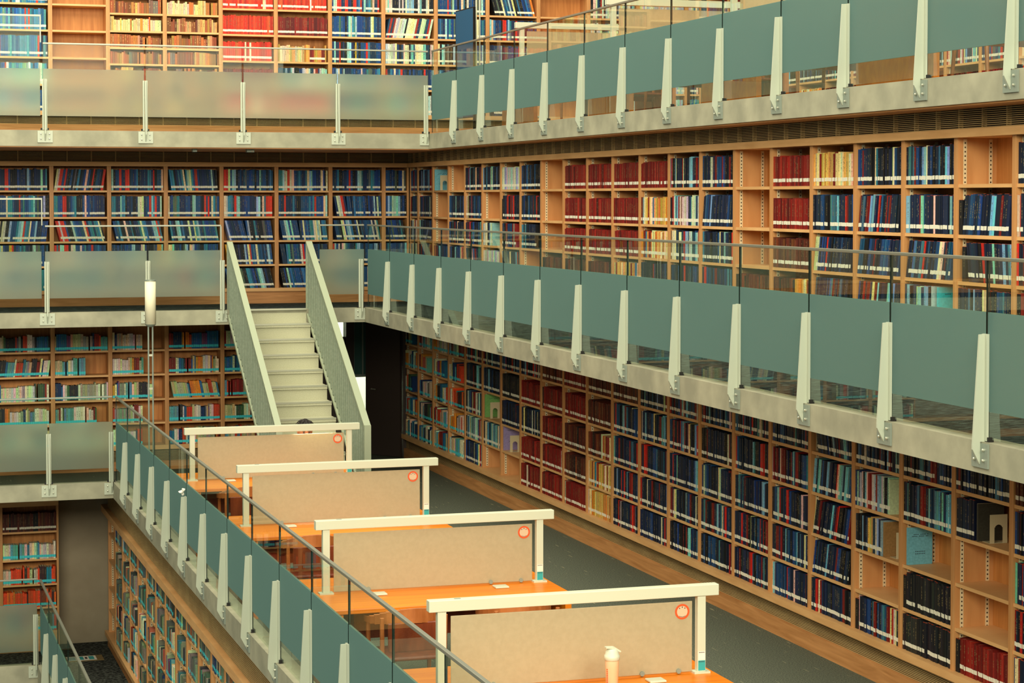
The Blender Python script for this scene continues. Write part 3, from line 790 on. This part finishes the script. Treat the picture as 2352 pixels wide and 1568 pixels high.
# ------------------------------------------------------------------ study desks with overhead frame and screen
STD = mat('sticker_disc', (206, 178, 146), .6)
def desk(x0, x1, yc, zf, label, group, wide=.66, sticker=True, lit=None):
    zt = zf + .745
    t = thing('study_desk', ((x0 + x1) / 2, yc, zf), label, 'desk', group)
    m = MB(); m.box(x0, x1, yc - wide, yc + wide, zt - .035, zt); m.build('desk_top', M['orange'], t, bevel=.006)
    m = MB(); m.box(x0 + .06, x1 - .06, yc - .02, yc + .02, zt - .36, zt - .035); m.build('modesty_board', M['redwood'], t)
    for sx in (x0 + .03, x1 - .09):
        m = MB(); m.box(sx, sx + .05, yc - wide + .03, yc + wide - .03, zf, zt - .035)
        m.build('end_panel', M['orange'], t)
    # overhead bar and posts
    for px in (x0 + .085, x1 - .095):
        m = MB(); m.box(px - .028, px + .028, yc - .025, yc + .025, zt, zt + .50); p_ = m.build('frame_post', M['white'], t, bevel=.003)
        m = MB(); m.box(px - .055, px + .055, yc - .04, yc + .04, zt, zt + .012); m.build('post_foot', M['white'], p_)
    m = MB(); m.box(x0, x1 + .02, yc - .035, yc + .035, zt + .50, zt + .572); b_ = m.build('light_bar', M['white'], t, bevel=.004)
    m = MB(); m.box(x0 + .17, x0 + .21, yc - .01, yc + .01, zt + .572, zt + .574); m.build('bar_switch', M['metal_d'], b_)
    m = MB(); m.box(x0 + .145, x1 - .155, yc - .010, yc - .002, zt + .012, zt + .468); pn = m.build('screen', M['panel'], t, bevel=.006)
    for px in (x0 + .42, x1 - .50, x1 - .25):
        m = MB(); m.tube([(px, yc - .020, zt + .022), (px, yc + .010, zt + .022)], .016, 12); m.build('screen_clip', M['metal_d'], pn)
    if sticker:
        sx = x1 - .235 + .01; sz = zt + .468 - .065; R_ = .050; RW = .013
        m = MB(); m.tube([(sx, yc - .0104, sz), (sx, yc - .0109, sz)], R_ - RW, 28); m.build('sticker_disc', STD, pn)
        m = MB(); n = 28
        for i in range(n):
            t0, t1 = 2 * math.pi * i / n, 2 * math.pi * (i + 1) / n
            pt = lambda r, a, d_: (sx + r * math.cos(a), yc - .0112 - d_, sz + r * math.sin(a))
            m.hexa([pt(R_ - RW, t0, 0), pt(R_, t0, 0), pt(R_, t1, 0), pt(R_ - RW, t1, 0), pt(R_ - RW, t0, .0012), pt(R_, t0, .0012), pt(R_, t1, .0012), pt(R_ - RW, t1, .0012)], 0)
        m.box(sx - .002, sx + .002, yc - .0118, yc - .0112, sz + .030, sz + .034, 1)
        for dx, dz in ((-.018, .022), (.018, .022), (0, .028)):
            m.box(sx + dx - .003, sx + dx + .003, yc - .0118, yc - .0112, sz + dz - .003, sz + dz + .003, 1)
        for i in range(9):
            dx = -.020 + i * .005; m.box(sx + dx, sx + dx + .0028, yc - .0118, yc - .0112, sz - .036 + abs(dx) * .25, sz - .032 + abs(dx) * .25, 1)
        m.build('round_sticker', [M['redring'], M['ink']], pn)
        px = x1 - .095
        m = MB(); m.box(px - .024, px + .024, yc - .0262, yc - .0255, zt + .085, zt + .142, 0); m.box(px - .024, px + .024, yc - .0262, yc - .0255, zt + .018, zt + .083, 1)
        for i in range(8): m.box(px - .020 + i * .005, px - .0165 + i * .005, yc - .0268, yc - .0262, zt + .132, zt + .137, 2)
        for i in range(8): m.box(px - .020 + i * .005, px - .0165 + i * .005, yc - .0268, yc - .0262, zt + .072, zt + .077, 2)
        m.build('post_sticker', [M['paperwhite'], M['teal'], M['ink']], p_)
    if lit:
        m = MB(); m.box(lit - .22, lit + .22, yc + .010, yc + .030, zt + .4985, zt + .5)
        em = bpy.data.materials.new('lamp_strip'); em.use_nodes = True
        q = em.node_tree.nodes['Principled BSDF']; q.inputs['Emission Color'].default_value = (1, .86, .6, 1); q.inputs['Emission Strength'].default_value = 150
        m.build('lamp_strip', em, b_)
    return t
DX0, DX1 = 3.33, 5.24
DESKY = [22.35, 19.10, 15.64, 12.32]
DN = ['farthest study desk, occupied, with lit lamp bar in front of staircase', 'second farthest study desk with beige screen and unlit white bar', 'second nearest study desk with bare orange top and chairs tucked in', 'nearest study desk with shaker bottle standing before its screen']
for y, l in zip(DESKY, DN):
    t_ = desk(DX0, DX1, y, -3.80, l, 'study desks beside the reading floor railing', lit=(4.75 if y > 22 else None))
    for px in (3.80, 4.78):
        m = MB(); m.box(px - .055, px + .055, y - .20, y - .10, -3.0535, -3.040); o = m.build('socket_cover', M['white'], None, (px, y - .15, -3.055), bevel=.004)
        tag(o, 'white flat socket plate on %s study desk, %s its screen clips' % ({22.35: 'the farthest', 19.10: 'the second farthest', 15.64: 'the second nearest', 12.32: 'the nearest'}[y], 'railing side of' if px < 4 else 'bookcase side of'), 'socket', 'socket plates on study desks')

# chairs
def make_chair(loc, rot, label, group):
    t = thing('wooden_chair', (0, 0, 0), label, 'chair', group)
    zs = .44
    m = MB(); m.hexa([(-.24, -.22, zs - .03), (.24, -.22, zs - .03), (.22, .22, zs - .03), (-.22, .22, zs - .03), (-.24, -.22, zs), (.24, -.22, zs), (.22, .22, zs), (-.22, .22, zs)])
    m.build('seat', M['redwood'], t, bevel=.012)
    for sx, sy in ((-1, -1), (1, -1), (-1, 1), (1, 1)):
        top = .66 if sy < 0 else .74
        m = MB(); m.tube([(sx * .25, sy * .24 + (.03 * sy), 0), (sx * .235, sy * .215, zs), (sx * .24, sy * .21 + (.02 if sy > 0 else 0), top)], [.013, .019, .016], 8)
        m.build('leg', M['chairwood'], t)
    m = MB()   # curved top rail wrapping into arms
    n = 16; P_ = []
    for i in range(n + 1):
        a = math.pi * i / n; P_.append((-.27 * math.cos(a), -.20 + .45 * math.sin(a) ** .7, .66 + .09 * math.sin(a)))
    for i in range(n):
        a, b = Vector(P_[i]), Vector(P_[i + 1]); hh = .018 + .035 * math.sin(math.pi * (i + .5) / n); q = Vector((0, .018, 0)); z = Vector((0, 0, hh))
        m.hexa([a - z - q, b - z - q, b - z + q, a - z + q, a + z - q, b + z - q, b + z + q, a + z + q])
    m.build('back_rail', M['chairwood'], t)
    m = MB()
    m.hexa([(-.19, .20, .48), (.19, .20, .48), (.19, .222, .48), (-.19, .222, .48), (-.2, .225, .70), (.2, .225, .70), (.2, .247, .70), (-.2, .247, .70)])
    m.build('backrest', M['redwood'], t, bevel=.008)
    return t
def dup(root, loc, rot, label, group=None):
    r = root.copy(); COL.objects.link(r); r.location = Vector(loc) + Vector((0, 0, ZO)); r.rotation_euler = (0, 0, rot); r['label'] = label
    if group: r['group'] = group
    for ch in list(root.children):
        c = ch.copy(); COL.objects.link(c); c.parent = r
        for g in ch.children:
            d = g.copy(); COL.objects.link(d); d.parent = c
    return r
CH = []
dn = ['farthest', 'second farthest', 'second nearest', 'nearest']
ch0 = make_chair((0, 0, 0), 0, '', 'wooden chairs at the study desks'); used = False
PI = math.pi
def chair(x, y, z, rot, label, group='wooden chairs at the study desks'):
    global used
    if not used:
        used = True; ch0.location = Vector((x, y, z)) + Vector((0, 0, ZO)); ch0.rotation_euler = (0, 0, rot); ch0['label'] = label; ch0['group'] = group; return ch0
    return dup(ch0, (x, y, z), rot, label, group)
for i, y in enumerate(DESKY):
    for x, sd in ((3.85, 'railing end'), (4.72, 'bookcase end')):
        if i > 0 or x > 4: pass
        if i < 3: chair(x, y - .78, -3.80, PI, 'bent-wood chair on the near side of %s study desk, %s' % (dn[i], sd))
    chair(4.82 if i == 0 else 4.72, y + (.95 if i == 0 else .80), -3.80, 0, 'bent-wood chair behind the %s study desk, %s' % (dn[i], 'holding the reader' if i == 0 else 'bookcase end'))

# shaker bottle
bt = thing('shaker_bottle', (4.43, 12.02, -3.054), 'translucent shaker bottle with white flip lid on nearest study desk', 'bottle')
cx, cy, z0 = 4.43, 12.02, -3.054
m = MB(); m.tube([(cx, cy, z0), (cx, cy, z0 + .004), (cx, cy, z0 + .19), (cx, cy, z0 + .195)], [.034, .037, .044, .044], 24)
m.build('body', noisy('bottle_plastic', (222, 186, 146), (228, 196, 158), (1, 1, 1), 10, .3), bt, smooth=True)
m = MB(); m.tube([(cx, cy, z0 + .19), (cx, cy, z0 + .195), (cx, cy, z0 + .222), (cx, cy, z0 + .226), (cx, cy, z0 + .245), (cx, cy, z0 + .262)], [.044, .049, .049, .043, .040, .026], 24)
lid = m.build('lid', M['white'], bt, smooth=True)
m = MB(); m.hexa([(cx - .044, cy - .018, z0 + .268), (cx + .006, cy - .018, z0 + .262), (cx + .006, cy + .018, z0 + .262), (cx - .044, cy + .018, z0 + .268),
                  (cx - .044, cy - .018, z0 + .276), (cx + .006, cy - .018, z0 + .274), (cx + .006, cy + .018, z0 + .274), (cx - .044, cy + .018, z0 + .276)])
m.hexa([(cx + .004, cy - .014, z0 + .262), (cx + .052, cy - .014, z0 + .238), (cx + .052, cy + .014, z0 + .238), (cx + .004, cy + .014, z0 + .262),
        (cx + .010, cy - .014, z0 + .276), (cx + .056, cy - .014, z0 + .246), (cx + .056, cy + .014, z0 + .246), (cx + .010, cy + .014, z0 + .276)])
m.build('flip_cap', M['white'], lid)
m = MB()
for i in range(9): m.box(cx - .041, cx - .036, cy - .022, cy - .016, z0 + .03 + i * .013, z0 + .038 + i * .013)
m.build('scale_marks', M['redring'], bt)

# ------------------------------------------------------------------ seated reader
pr = thing('person', (4.84, 23.35, -3.80), 'person with short dark hair reading at farthest desk, head bowed', 'person')
skin = mat('skin', (206, 138, 96), .55); shirt = mat('dark_shirt', (52, 56, 62), .9); hairm = noisy('hair', (24, 20, 18), (48, 40, 34), (1, 1, 1), 80, .6)
def skinned(name, verts, edges, radii, material, parent, sub=2, root=0):
    me = bpy.data.meshes.new(name); org = Vector(parent['_o'])
    me.from_pydata([tuple(Vector(v) - org) for v in verts], edges, []); me.materials.append(material)
    o = bpy.data.objects.new(name, me); COL.objects.link(o); o.parent = parent; o['_o'] = tuple(org)
    md = o.modifiers.new('skin', 'SKIN'); md.use_smooth_shade = True
    for i, r in enumerate(radii):
        rr = r if isinstance(r, tuple) else (r, r); me.skin_vertices[0].data[i].radius = rr
    me.skin_vertices[0].data[root].use_root = True
    s = o.modifiers.new('sub', 'SUBSURF'); s.levels = sub; s.render_levels = sub
    return o
px, py, zf = 4.82, 23.30, -3.80
V = [(px, py + .03, zf + .575), (px, py + .02, zf + .72), (px, py - .02, zf + .92), (px, py - .06, zf + 1.00), (px, py - .10, zf + 1.07),
     (px - .17, py - .05, zf + .93), (px - .23, py - .20, zf + .83), (px - .12, py - .42, zf + .81), (px + .17, py - .05, zf + .93), (px + .23, py - .20, zf + .83), (px + .12, py - .42, zf + .81),
     (px - .10, py - .02, zf + .55), (px - .12, py - .42, zf + .54), (px - .12, py - .44, zf + .10), (px + .10, py - .02, zf + .55), (px + .12, py - .42, zf + .54), (px + .12, py - .44, zf + .10)]
E_ = [(0, 1), (1, 2), (2, 3), (3, 4), (2, 5), (5, 6), (6, 7), (2, 8), (8, 9), (9, 10), (0, 11), (11, 12), (12, 13), (0, 14), (14, 15), (15, 16)]
R_ = [(.14, .12), (.13, .10), (.15, .10), .055, .05, .065, .048, .035, .065, .048, .035, .085, .07, .05, .085, .07, .05]
skinned('body', V, E_, R_, shirt, pr)
def ellip(m, c, r, rot, seg=20, rings=12, keep=None):
    n0 = len(m.v); c = Vector(c)
    for i in range(rings + 1):
        th = math.pi * i / rings
        for k in range(seg):
            ph = 2 * math.pi * k / seg
            v = Vector((r[0] * math.sin(th) * math.cos(ph), r[1] * math.sin(th) * math.sin(ph), r[2] * math.cos(th)))
            m.v.append(tuple(c + rot @ v))
    for i in range(rings):
        for k in range(seg):
            a = n0 + i * seg + k; b = n0 + i * seg + (k + 1) % seg
            m.f.append((a, a + seg, b + seg, b)); m.mi.append(0); m.c.append(None)
hc = (px, py - .14, zf + 1.155); hr = Matrix.Rotation(math.radians(18), 3, 'X')
m = MB(); ellip(m, hc, (.078, .095, .112), hr)
head = m.build('head', skin, pr, smooth=True)
m = MB(); ellip(m, Vector(hc) + hr @ Vector((0, -.096, -.012)), (.012, .018, .022), hr, 10, 8); m.build('nose', skin, head, smooth=True)
for sg in (-1, 1):
    m = MB(); ellip(m, Vector(hc) + hr @ Vector((sg * .079, .005, -.01)), (.010, .020, .030), hr, 10, 8); m.build('ear', skin, head, smooth=True)
    m = MB(); ellip(m, Vector(hc) + hr @ Vector((sg * .030, -.088, .012)), (.014, .006, .006), hr, 10, 8); m.build('eye', M['ink'], head, smooth=True)
    m = MB(); ellip(m, Vector(hc) + hr @ Vector((sg * .030, -.088, .032)), (.018, .007, .004), hr, 10, 8); m.build('eyebrow', hairm, head, smooth=True)
m = MB(); ellip(m, Vector(hc) + hr @ Vector((0, -.088, -.05)), (.022, .008, .006), hr, 10, 8); m.build('mouth', mat('lips', (160, 80, 64), .5), head, smooth=True)
m = MB(); ellip(m, Vector(hc) + hr @ Vector((0, .020, .028)), (.086, .092, .102), hr)
rh = random.Random(3)
for _ in range(60):
    a = rh.uniform(0, 2 * PI); e = rh.uniform(.1, 1.1); d_ = Vector((math.cos(a) * math.sin(e), math.sin(a) * math.sin(e), math.cos(e)))
    s0 = Vector(hc) + hr @ (Vector((0, .02, .028)) + Vector((d_.x * .084, d_.y * .09, d_.z * .1))); tn = Vector((math.cos(a), math.sin(a), -.5))
    m.tube([s0, s0 + tn * .02 + Vector((0, 0, .006)), s0 + tn * .045 - Vector((0, 0, .006))], [.006, .004, .001], 5)
m.build('hair', hairm, head, smooth=True)
# hands with five fingers resting on the desk
for sg in (-1, 1):
    hx, hy, hz = px + sg * .10, py - .46, -3.03
    V = [(hx, hy + .03, hz), (hx, hy - .03, hz)]; E2 = [(0, 1)]; R2 = [(.028, .016), (.034, .014)]
    for f in range(4):
        bx = hx + (f - 1.5) * .018; l = [.06, .07, .066, .052][f]
        i = len(V); V += [(bx, hy - .06, hz), (bx, hy - .06 - l * .5, hz + .006), (bx, hy - .06 - l, hz - .004)]; E2 += [(1, i), (i, i + 1), (i + 1, i + 2)]; R2 += [.009, .008, .0065]
    i = len(V); V += [(hx - sg * .035, hy - .01, hz), (hx - sg * .055, hy - .04, hz)]; E2 += [(0, i), (i, i + 1)]; R2 += [.011, .008]
    skinned('hand', V, E2, R2, skin, pr)

# ------------------------------------------------------------------ floor lamp
fl = thing('floor_lamp', (3.33, 25.0, -3.80), 'tall twin-rod floor lamp with white cylinder shade at reading floor', 'lamp')
m = MB(); m.tube([(3.33, 25, -3.80), (3.33, 25, -3.785)], .15, 28); m.build('base', M['metal_d'], fl)
for dx in (-.025, .025):
    m = MB(); m.tube([(3.33 + dx, 25, -3.79), (3.33 + dx, 25, -1.54)], .010, 8); m.build('rod', M['metal_d'], fl)
m = MB()
for z in (-3.2, -2.75, -2.3, -1.9): m.box(3.30, 3.36, 24.992, 25.008, z, z + .025)
m.build('rod_bracket', M['bolt'], fl)
m = MB(); m.tube([(3.33, 25, -1.515), (3.33, 25, -1.00)], .065, 24); m.build('lamp_shade', mat('lamp_shade_white', (226, 220, 190), .5), fl, smooth=True)
m = MB(); m.tube([(3.33, 25, -1.55), (3.33, 25, -1.535), (3.33, 25, -1.515)], [.02, .05, .068], 24); m.tube([(3.33, 25, -1.0), (3.33, 25, -.985)], .067, 24); m.build('shade_ring', M['metal_d'], fl)

# ------------------------------------------------------------------ bookends, booklets, folders standing in the cells
def cellpos(level, k, r):
    if level == 'B': a0, a1 = side_bay('B', k); z = B_SH[r]
    elif level == 'C': a0 = 29.6 - (SIDE0 + BW - BW * k); a1 = a0 + BW; z = C_SH[r]
    return a0, a1, z
def bookend(fr, a, z, label, colm='acrylic', wdt=.13, h=.21, b0=.03):
    z += .001
    t = thing('bookend', fr.p(a, b0 + wdt / 2, z), label, 'bookend', 'metal bookends on shelves')
    m = MB(); m.box(a - .1, a, b0, b0 + wdt, z, z + .003, 0, fr); m.build('foot_plate', M[colm], t)
    m = MB(); e = .003; n = 10; cw = wdt * .24; cm = b0 + wdt / 2
    m.box(a, a + e, b0, cm - cw, z, z + h * .98, 0, fr); m.box(a, a + e, cm + cw, b0 + wdt, z, z + h * .98, 0, fr)
    for i in range(n):     # arch opening
        t0 = -cw + 2 * cw * i / n; t1 = -cw + 2 * cw * (i + 1) / n; zz = h * .48 + math.sqrt(max(0, cw * cw - ((t0 + t1) / 2) ** 2))
        m.box(a, a + e, cm + t0, cm + t1, z + zz, z + h * .98, 0, fr)
    m.build('upright_plate', M[colm], t)
    return t
def facing(fr, a, z, w_, h, col, label, name='booklet', lines=2, b0=.02, th=.02, ink=(60, 80, 90)):
    z += .001
    t = thing(name, fr.p(a, b0 + w_ / 2, z), label, 'book', 'face-on booklets and folders')
    m = MB(); m.box(a, a + th, b0, b0 + w_, z, z + h, 0, fr, lin(col)); m.build('cover', M['book'], t)
    m = MB(); m.box(a + .002, a + th - .002, b0 + .002, b0 + w_ - .003, z + h, z + h + .0006, 0, fr); m.build('page_block', M['page'], t)
    m = MB()
    for i in range(lines):
        zz = z + h * (.80 - i * .05)
        for j in range(12): 
            if (i + j) % 5: m.box(a + th, a + th + .0006, b0 + w_ * (.18 + j * .055), b0 + w_ * (.18 + j * .055 + .04), zz, zz + .006, 0, fr, lin(ink))
        zz = z + h * (.34 - i * .06)
        for j in range(6): m.box(a + th, a + th + .0006, b0 + w_ * (.30 + j * .07), b0 + w_ * (.35 + j * .07), zz, zz + .006, 0, fr, lin(ink))
    m.build('cover_text', M['book'], t)
a0, a1, z = cellpos('B', 2, 0); facing(FS, a0 + .04, z, .22, .29, (120, 190, 206), 'light blue booklet standing by a bookend, top shelf near corner'); bookend(FS, a0 + .30, z, 'cream bookend beside light blue booklet on top middle-gallery shelf')
a0, a1, z = cellpos('B', 5, 0)
a0, a1, z = cellpos('C', 5, 3); 
a0, a1, z = cellpos('C', 5, 2); facing(FS, a0 + .05, z, .23, .29, (120, 176, 96), 'green folder facing out before a bookend, reading floor side wall', 'folder', 1); bookend(FS, a0 + .26, z, 'cream arched bookend holding the green folder')
a0, a1, z = cellpos('C', 6, 3); facing(FS, a0 + .05, z, .23, .30, (148, 134, 176), 'pale purple folder facing out before a bookend', 'folder', 1); bookend(FS, a0 + .30, z, 'cream arched bookend holding the pale purple folder')
a0, a1, z = cellpos('C', 20, 1); facing(FS, a0 + .30, z, .21, .27, (60, 58, 48), 'dark olive cover behind a cream bookend', 'folder', 0); bookend(FS, a0 + .43, z, 'large cream arched bookend against dark olive cover, under the gallery edge', b0=.05, wdt=.14)
a0, a1, z = cellpos('C', 19, 2); facing(FS, a0 + .06, z, .21, .285, (112, 176, 190), 'light blue paper booklet with printed title standing in half-empty cell', 'booklet')
a0, a1, z = cellpos('C', 18, 2); facing(FS, a0 + .48, z, .22, .27, (150, 112, 66), 'brown cardboard cover closing the pale journal row', 'folder', 0); bookend(FS, a0 + .62, z, 'cream bookend beside brown cardboard cover', b0=.06)
a0, a1, z = cellpos('B', 19, 3); facing(FS, a0 + .50, z, .24, .28, (60, 180, 190), 'turquoise folder seen through the railing glass', 'folder', 1); bookend(FS, a0 + .64, z, 'cream bookend beside the turquoise folder', b0=.08)
a0, a1, z = cellpos('B', 7, 2); facing(FS, a0 + .72, z, .22, .25, (222, 208, 140), 'pale yellow folder beside navy journals above the railing', 'folder', 0)
a0, a1, z = cellpos('C', 3, 4)
cc = {0: (30, 84, 160), 1: (236, 132, 30), 2: (222, 62, 30), 3: (40, 150, 180), 4: (206, 200, 170)}
for k in range(1, 14):
    for r in range(5):
        q = random.Random(k * 31 + r).random()
        if q < .62:
            y0 = DY0 + .8 - .8 * k; a0 = 29.2 - y0; ci = (k * 3 + r * 2) % 5
            o_ = MB(); c_ = cc[ci]; a = a0 + .69 + .02 * ((k + r) % 3); z = D_SH[r] + .001
            hh = [.17, .19, .22][(k + r) % 3]
            o_.box(a, a + .004, .02, .12, z, z + hh, 0, FD, lin(c_)); 
            bo = o_.build('coloured_bookend', M['book'], None, FD.p(a, .07, z), bevel=.0015)
            tag(bo, '%s bookend, %s shelf of %s bay, lowest floor side wall' % (['dark blue', 'orange', 'red', 'teal', 'cream'][ci], od(r + 1), od(k + 1)), 'bookend', 'coloured bookends on the lowest floor')
            f_ = MB(); f_.box(a - .055, a, .02, .12, z, z + .002, 0, FD, lin(c_)); f_.build('foot_plate', M['book'], bo)

# ------------------------------------------------------------------ top gallery: desks, chairs, board, trolley
for i, (y, l) in enumerate(((24.1, 'study desk with white bar behind the top gallery railing, farthest one'), (20.9, 'study desk with white bar behind top gallery railing, middle one'), (17.7, 'study desk behind top gallery railing, nearest one, mostly behind frosted glass'), (14.5, 'orange study desk at picture edge behind top gallery frosted glass'))):
    desk(7.62 + .25 * 0, 9.5, y, .80, l, 'study desks of the top gallery', sticker=False)
    for x in (8.1, 8.95):
        chair(x, y - .80, .80, PI, 'bent-wood chair on near side of top gallery desk %s, %s side' % (['farthest from viewer', 'in the middle', 'second from picture edge', 'at picture edge'][i], 'railing' if x < 8.5 else 'wall'), 'wooden chairs of the top gallery')
bd = thing('display_board', (7.96, 27.4, .80), 'tall blue fabric board on stand behind top gallery corner', 'board')
m = MB(); A_, B_ = Vector((7.93, 27.8, 0)), Vector((7.97, 27.1, 0)); nn = Vector((.03, .016, 0))
def slabq(m, A_, B_, n_, z0, z1): m.hexa([A_ + Vector((0, 0, z0)), B_ + Vector((0, 0, z0)), B_ + n_ + Vector((0, 0, z0)), A_ + n_ + Vector((0, 0, z0)), A_ + Vector((0, 0, z1)), B_ + Vector((0, 0, z1)), B_ + n_ + Vector((0, 0, z1)), A_ + n_ + Vector((0, 0, z1))])
slabq(m, A_, B_, nn, 1.1, 2.56); m.build('fabric_panel', M['blue'], bd)
m = MB()
dd = (B_ - A_).normalized() * .012
slabq(m, A_ - dd, A_, nn * 1.4, .82, 2.575); slabq(m, B_, B_ + dd, nn * 1.4, .82, 2.575); slabq(m, A_, B_, nn * 1.4, 2.56, 2.575); slabq(m, A_, B_, nn * 1.4, 1.085, 1.1)
m.box(7.75, 7.9, 27.5, 27.8, .80, .82); m.box(8.05, 8.2, 26.99, 27.2, .80, .82)
m.build('board_frame', M['black'], bd)
tl = thing('floor_lamp', (8.16, 26.99 + .5, .80), 'tall twin-rod lamp stand beside blue board', 'lamp')
for dx in (-.025, .025):
    m = MB(); m.tube([(8.16 + dx, 27.5, .80), (8.16 + dx, 27.5, 3.3)], .010, 8); m.build('rod', M['white'], tl)
m = MB(); m.tube([(8.16, 27.5, .80), (8.16, 27.5, .815)], .14, 24); m.build('base', M['metal_d'], tl)
tr = thing('book_trolley', (8.45, 26.2, .80), 'cream steel book trolley with arched handle behind railing glass', 'trolley')
m = MB()
for yy in (26.05, 26.45):
    P_ = [(8.28, yy, .9), (8.28, yy, 1.75)] + [(8.28 + .06 - .06 * math.cos(a), yy, 1.75 + .06 * math.sin(a)) for a in (.5, 1.0, 1.57)] + [(8.56 + .06 * math.sin(a), yy, 1.75 + .06 * math.cos(a)) for a in (0, .6, 1.2)] + [(8.62, yy, 1.72), (8.62, yy, .9)]
    m.tube(P_, .014, 8)
m.build('tube_frame', M['white'], tr)
for z in (1.05, 1.35, 1.62):
    m = MB(); m.box(8.28, 8.62, 26.05, 26.45, z, z + .02); m.build('shelf', M['chairwood'] if z > 1.5 else M['white'], tr)
for xx in (8.30, 8.60):
    for yy in (26.08, 26.42):
        m = MB(); m.tube([(xx - .012, yy, .84), (xx + .012, yy, .84)], .04, 14); m.build('caster', M['black'], tr)

# ------------------------------------------------------------------ small fittings
for x, lab, s_ in ((4.20, 'small white sensor under the top slab edge', .06), (4.93, 'grey box with red light under the top slab edge', .10)):
    t = thing('ceiling_sensor', (x, 27.15, .632), lab, 'sensor')
    m = MB(); m.box(x - s_ / 2, x + s_ / 2, 27.1, 27.2, .59, .632); m.build('housing', M['metal_d'], t, bevel=.004)
    if s_ > .08:
        m = MB(); m.box(x + .015, x + .022, 27.095, 27.1, .597, .603); m.build('indicator', M['redring'], t)
fs = thing('floor_sign', (2.93, 28.45, -6.25), 'white and teal printed sign lying on dark carpet', 'sign')
m = MB(); m.box(2.62, 3.12, 28.3, 28.62, -6.25, -6.243); m.build('board', mat('sign_brown', (120, 100, 60), .7), fs)
m = MB(); m.box(2.64, 3.03, 28.33, 28.59, -6.243, -6.241, 0); m.box(2.78, 2.86, 28.36, 28.56, -6.241, -6.240, 1); m.box(2.93, 3.00, 28.36, 28.56, -6.241, -6.240, 1)
for i in range(4): m.box(2.66, 2.75, 28.36 + i * .05, 28.38 + i * .05, -6.241, -6.240, 1)
m.box(2.88, 2.91, 28.40, 28.52, -6.241, -6.240, 2)
m.build('print', [M['paperwhite'], M['teal'], M['ink']], fs)
# paper figure clipped on a railing post
t = thing('paper_tag', (3.0, 22.9 - .0, LV['C'][0] + .62), 'crumpled white tissue tucked on a railing post top', 'tissue')
m = MB(); rr_ = random.Random(5); c = Vector((X_C - .012, YE - 1.205 * 5 - .0, LV['C'][0] + .685)); pth = [c + Vector((rr_.uniform(-.02, .02), rr_.uniform(-.02, .02), i * .012 - .03)) for i in range(7)]
m.tube(pth, [.008, .018, .012, .02, .013, .016, .006], 7); m.build('tissue', M['paperwhite'], t)

for o in bpy.data.objects:
    if '_o' in o: del o['_o']
print('books', len(BOOKS), 'objects', len(bpy.data.objects))
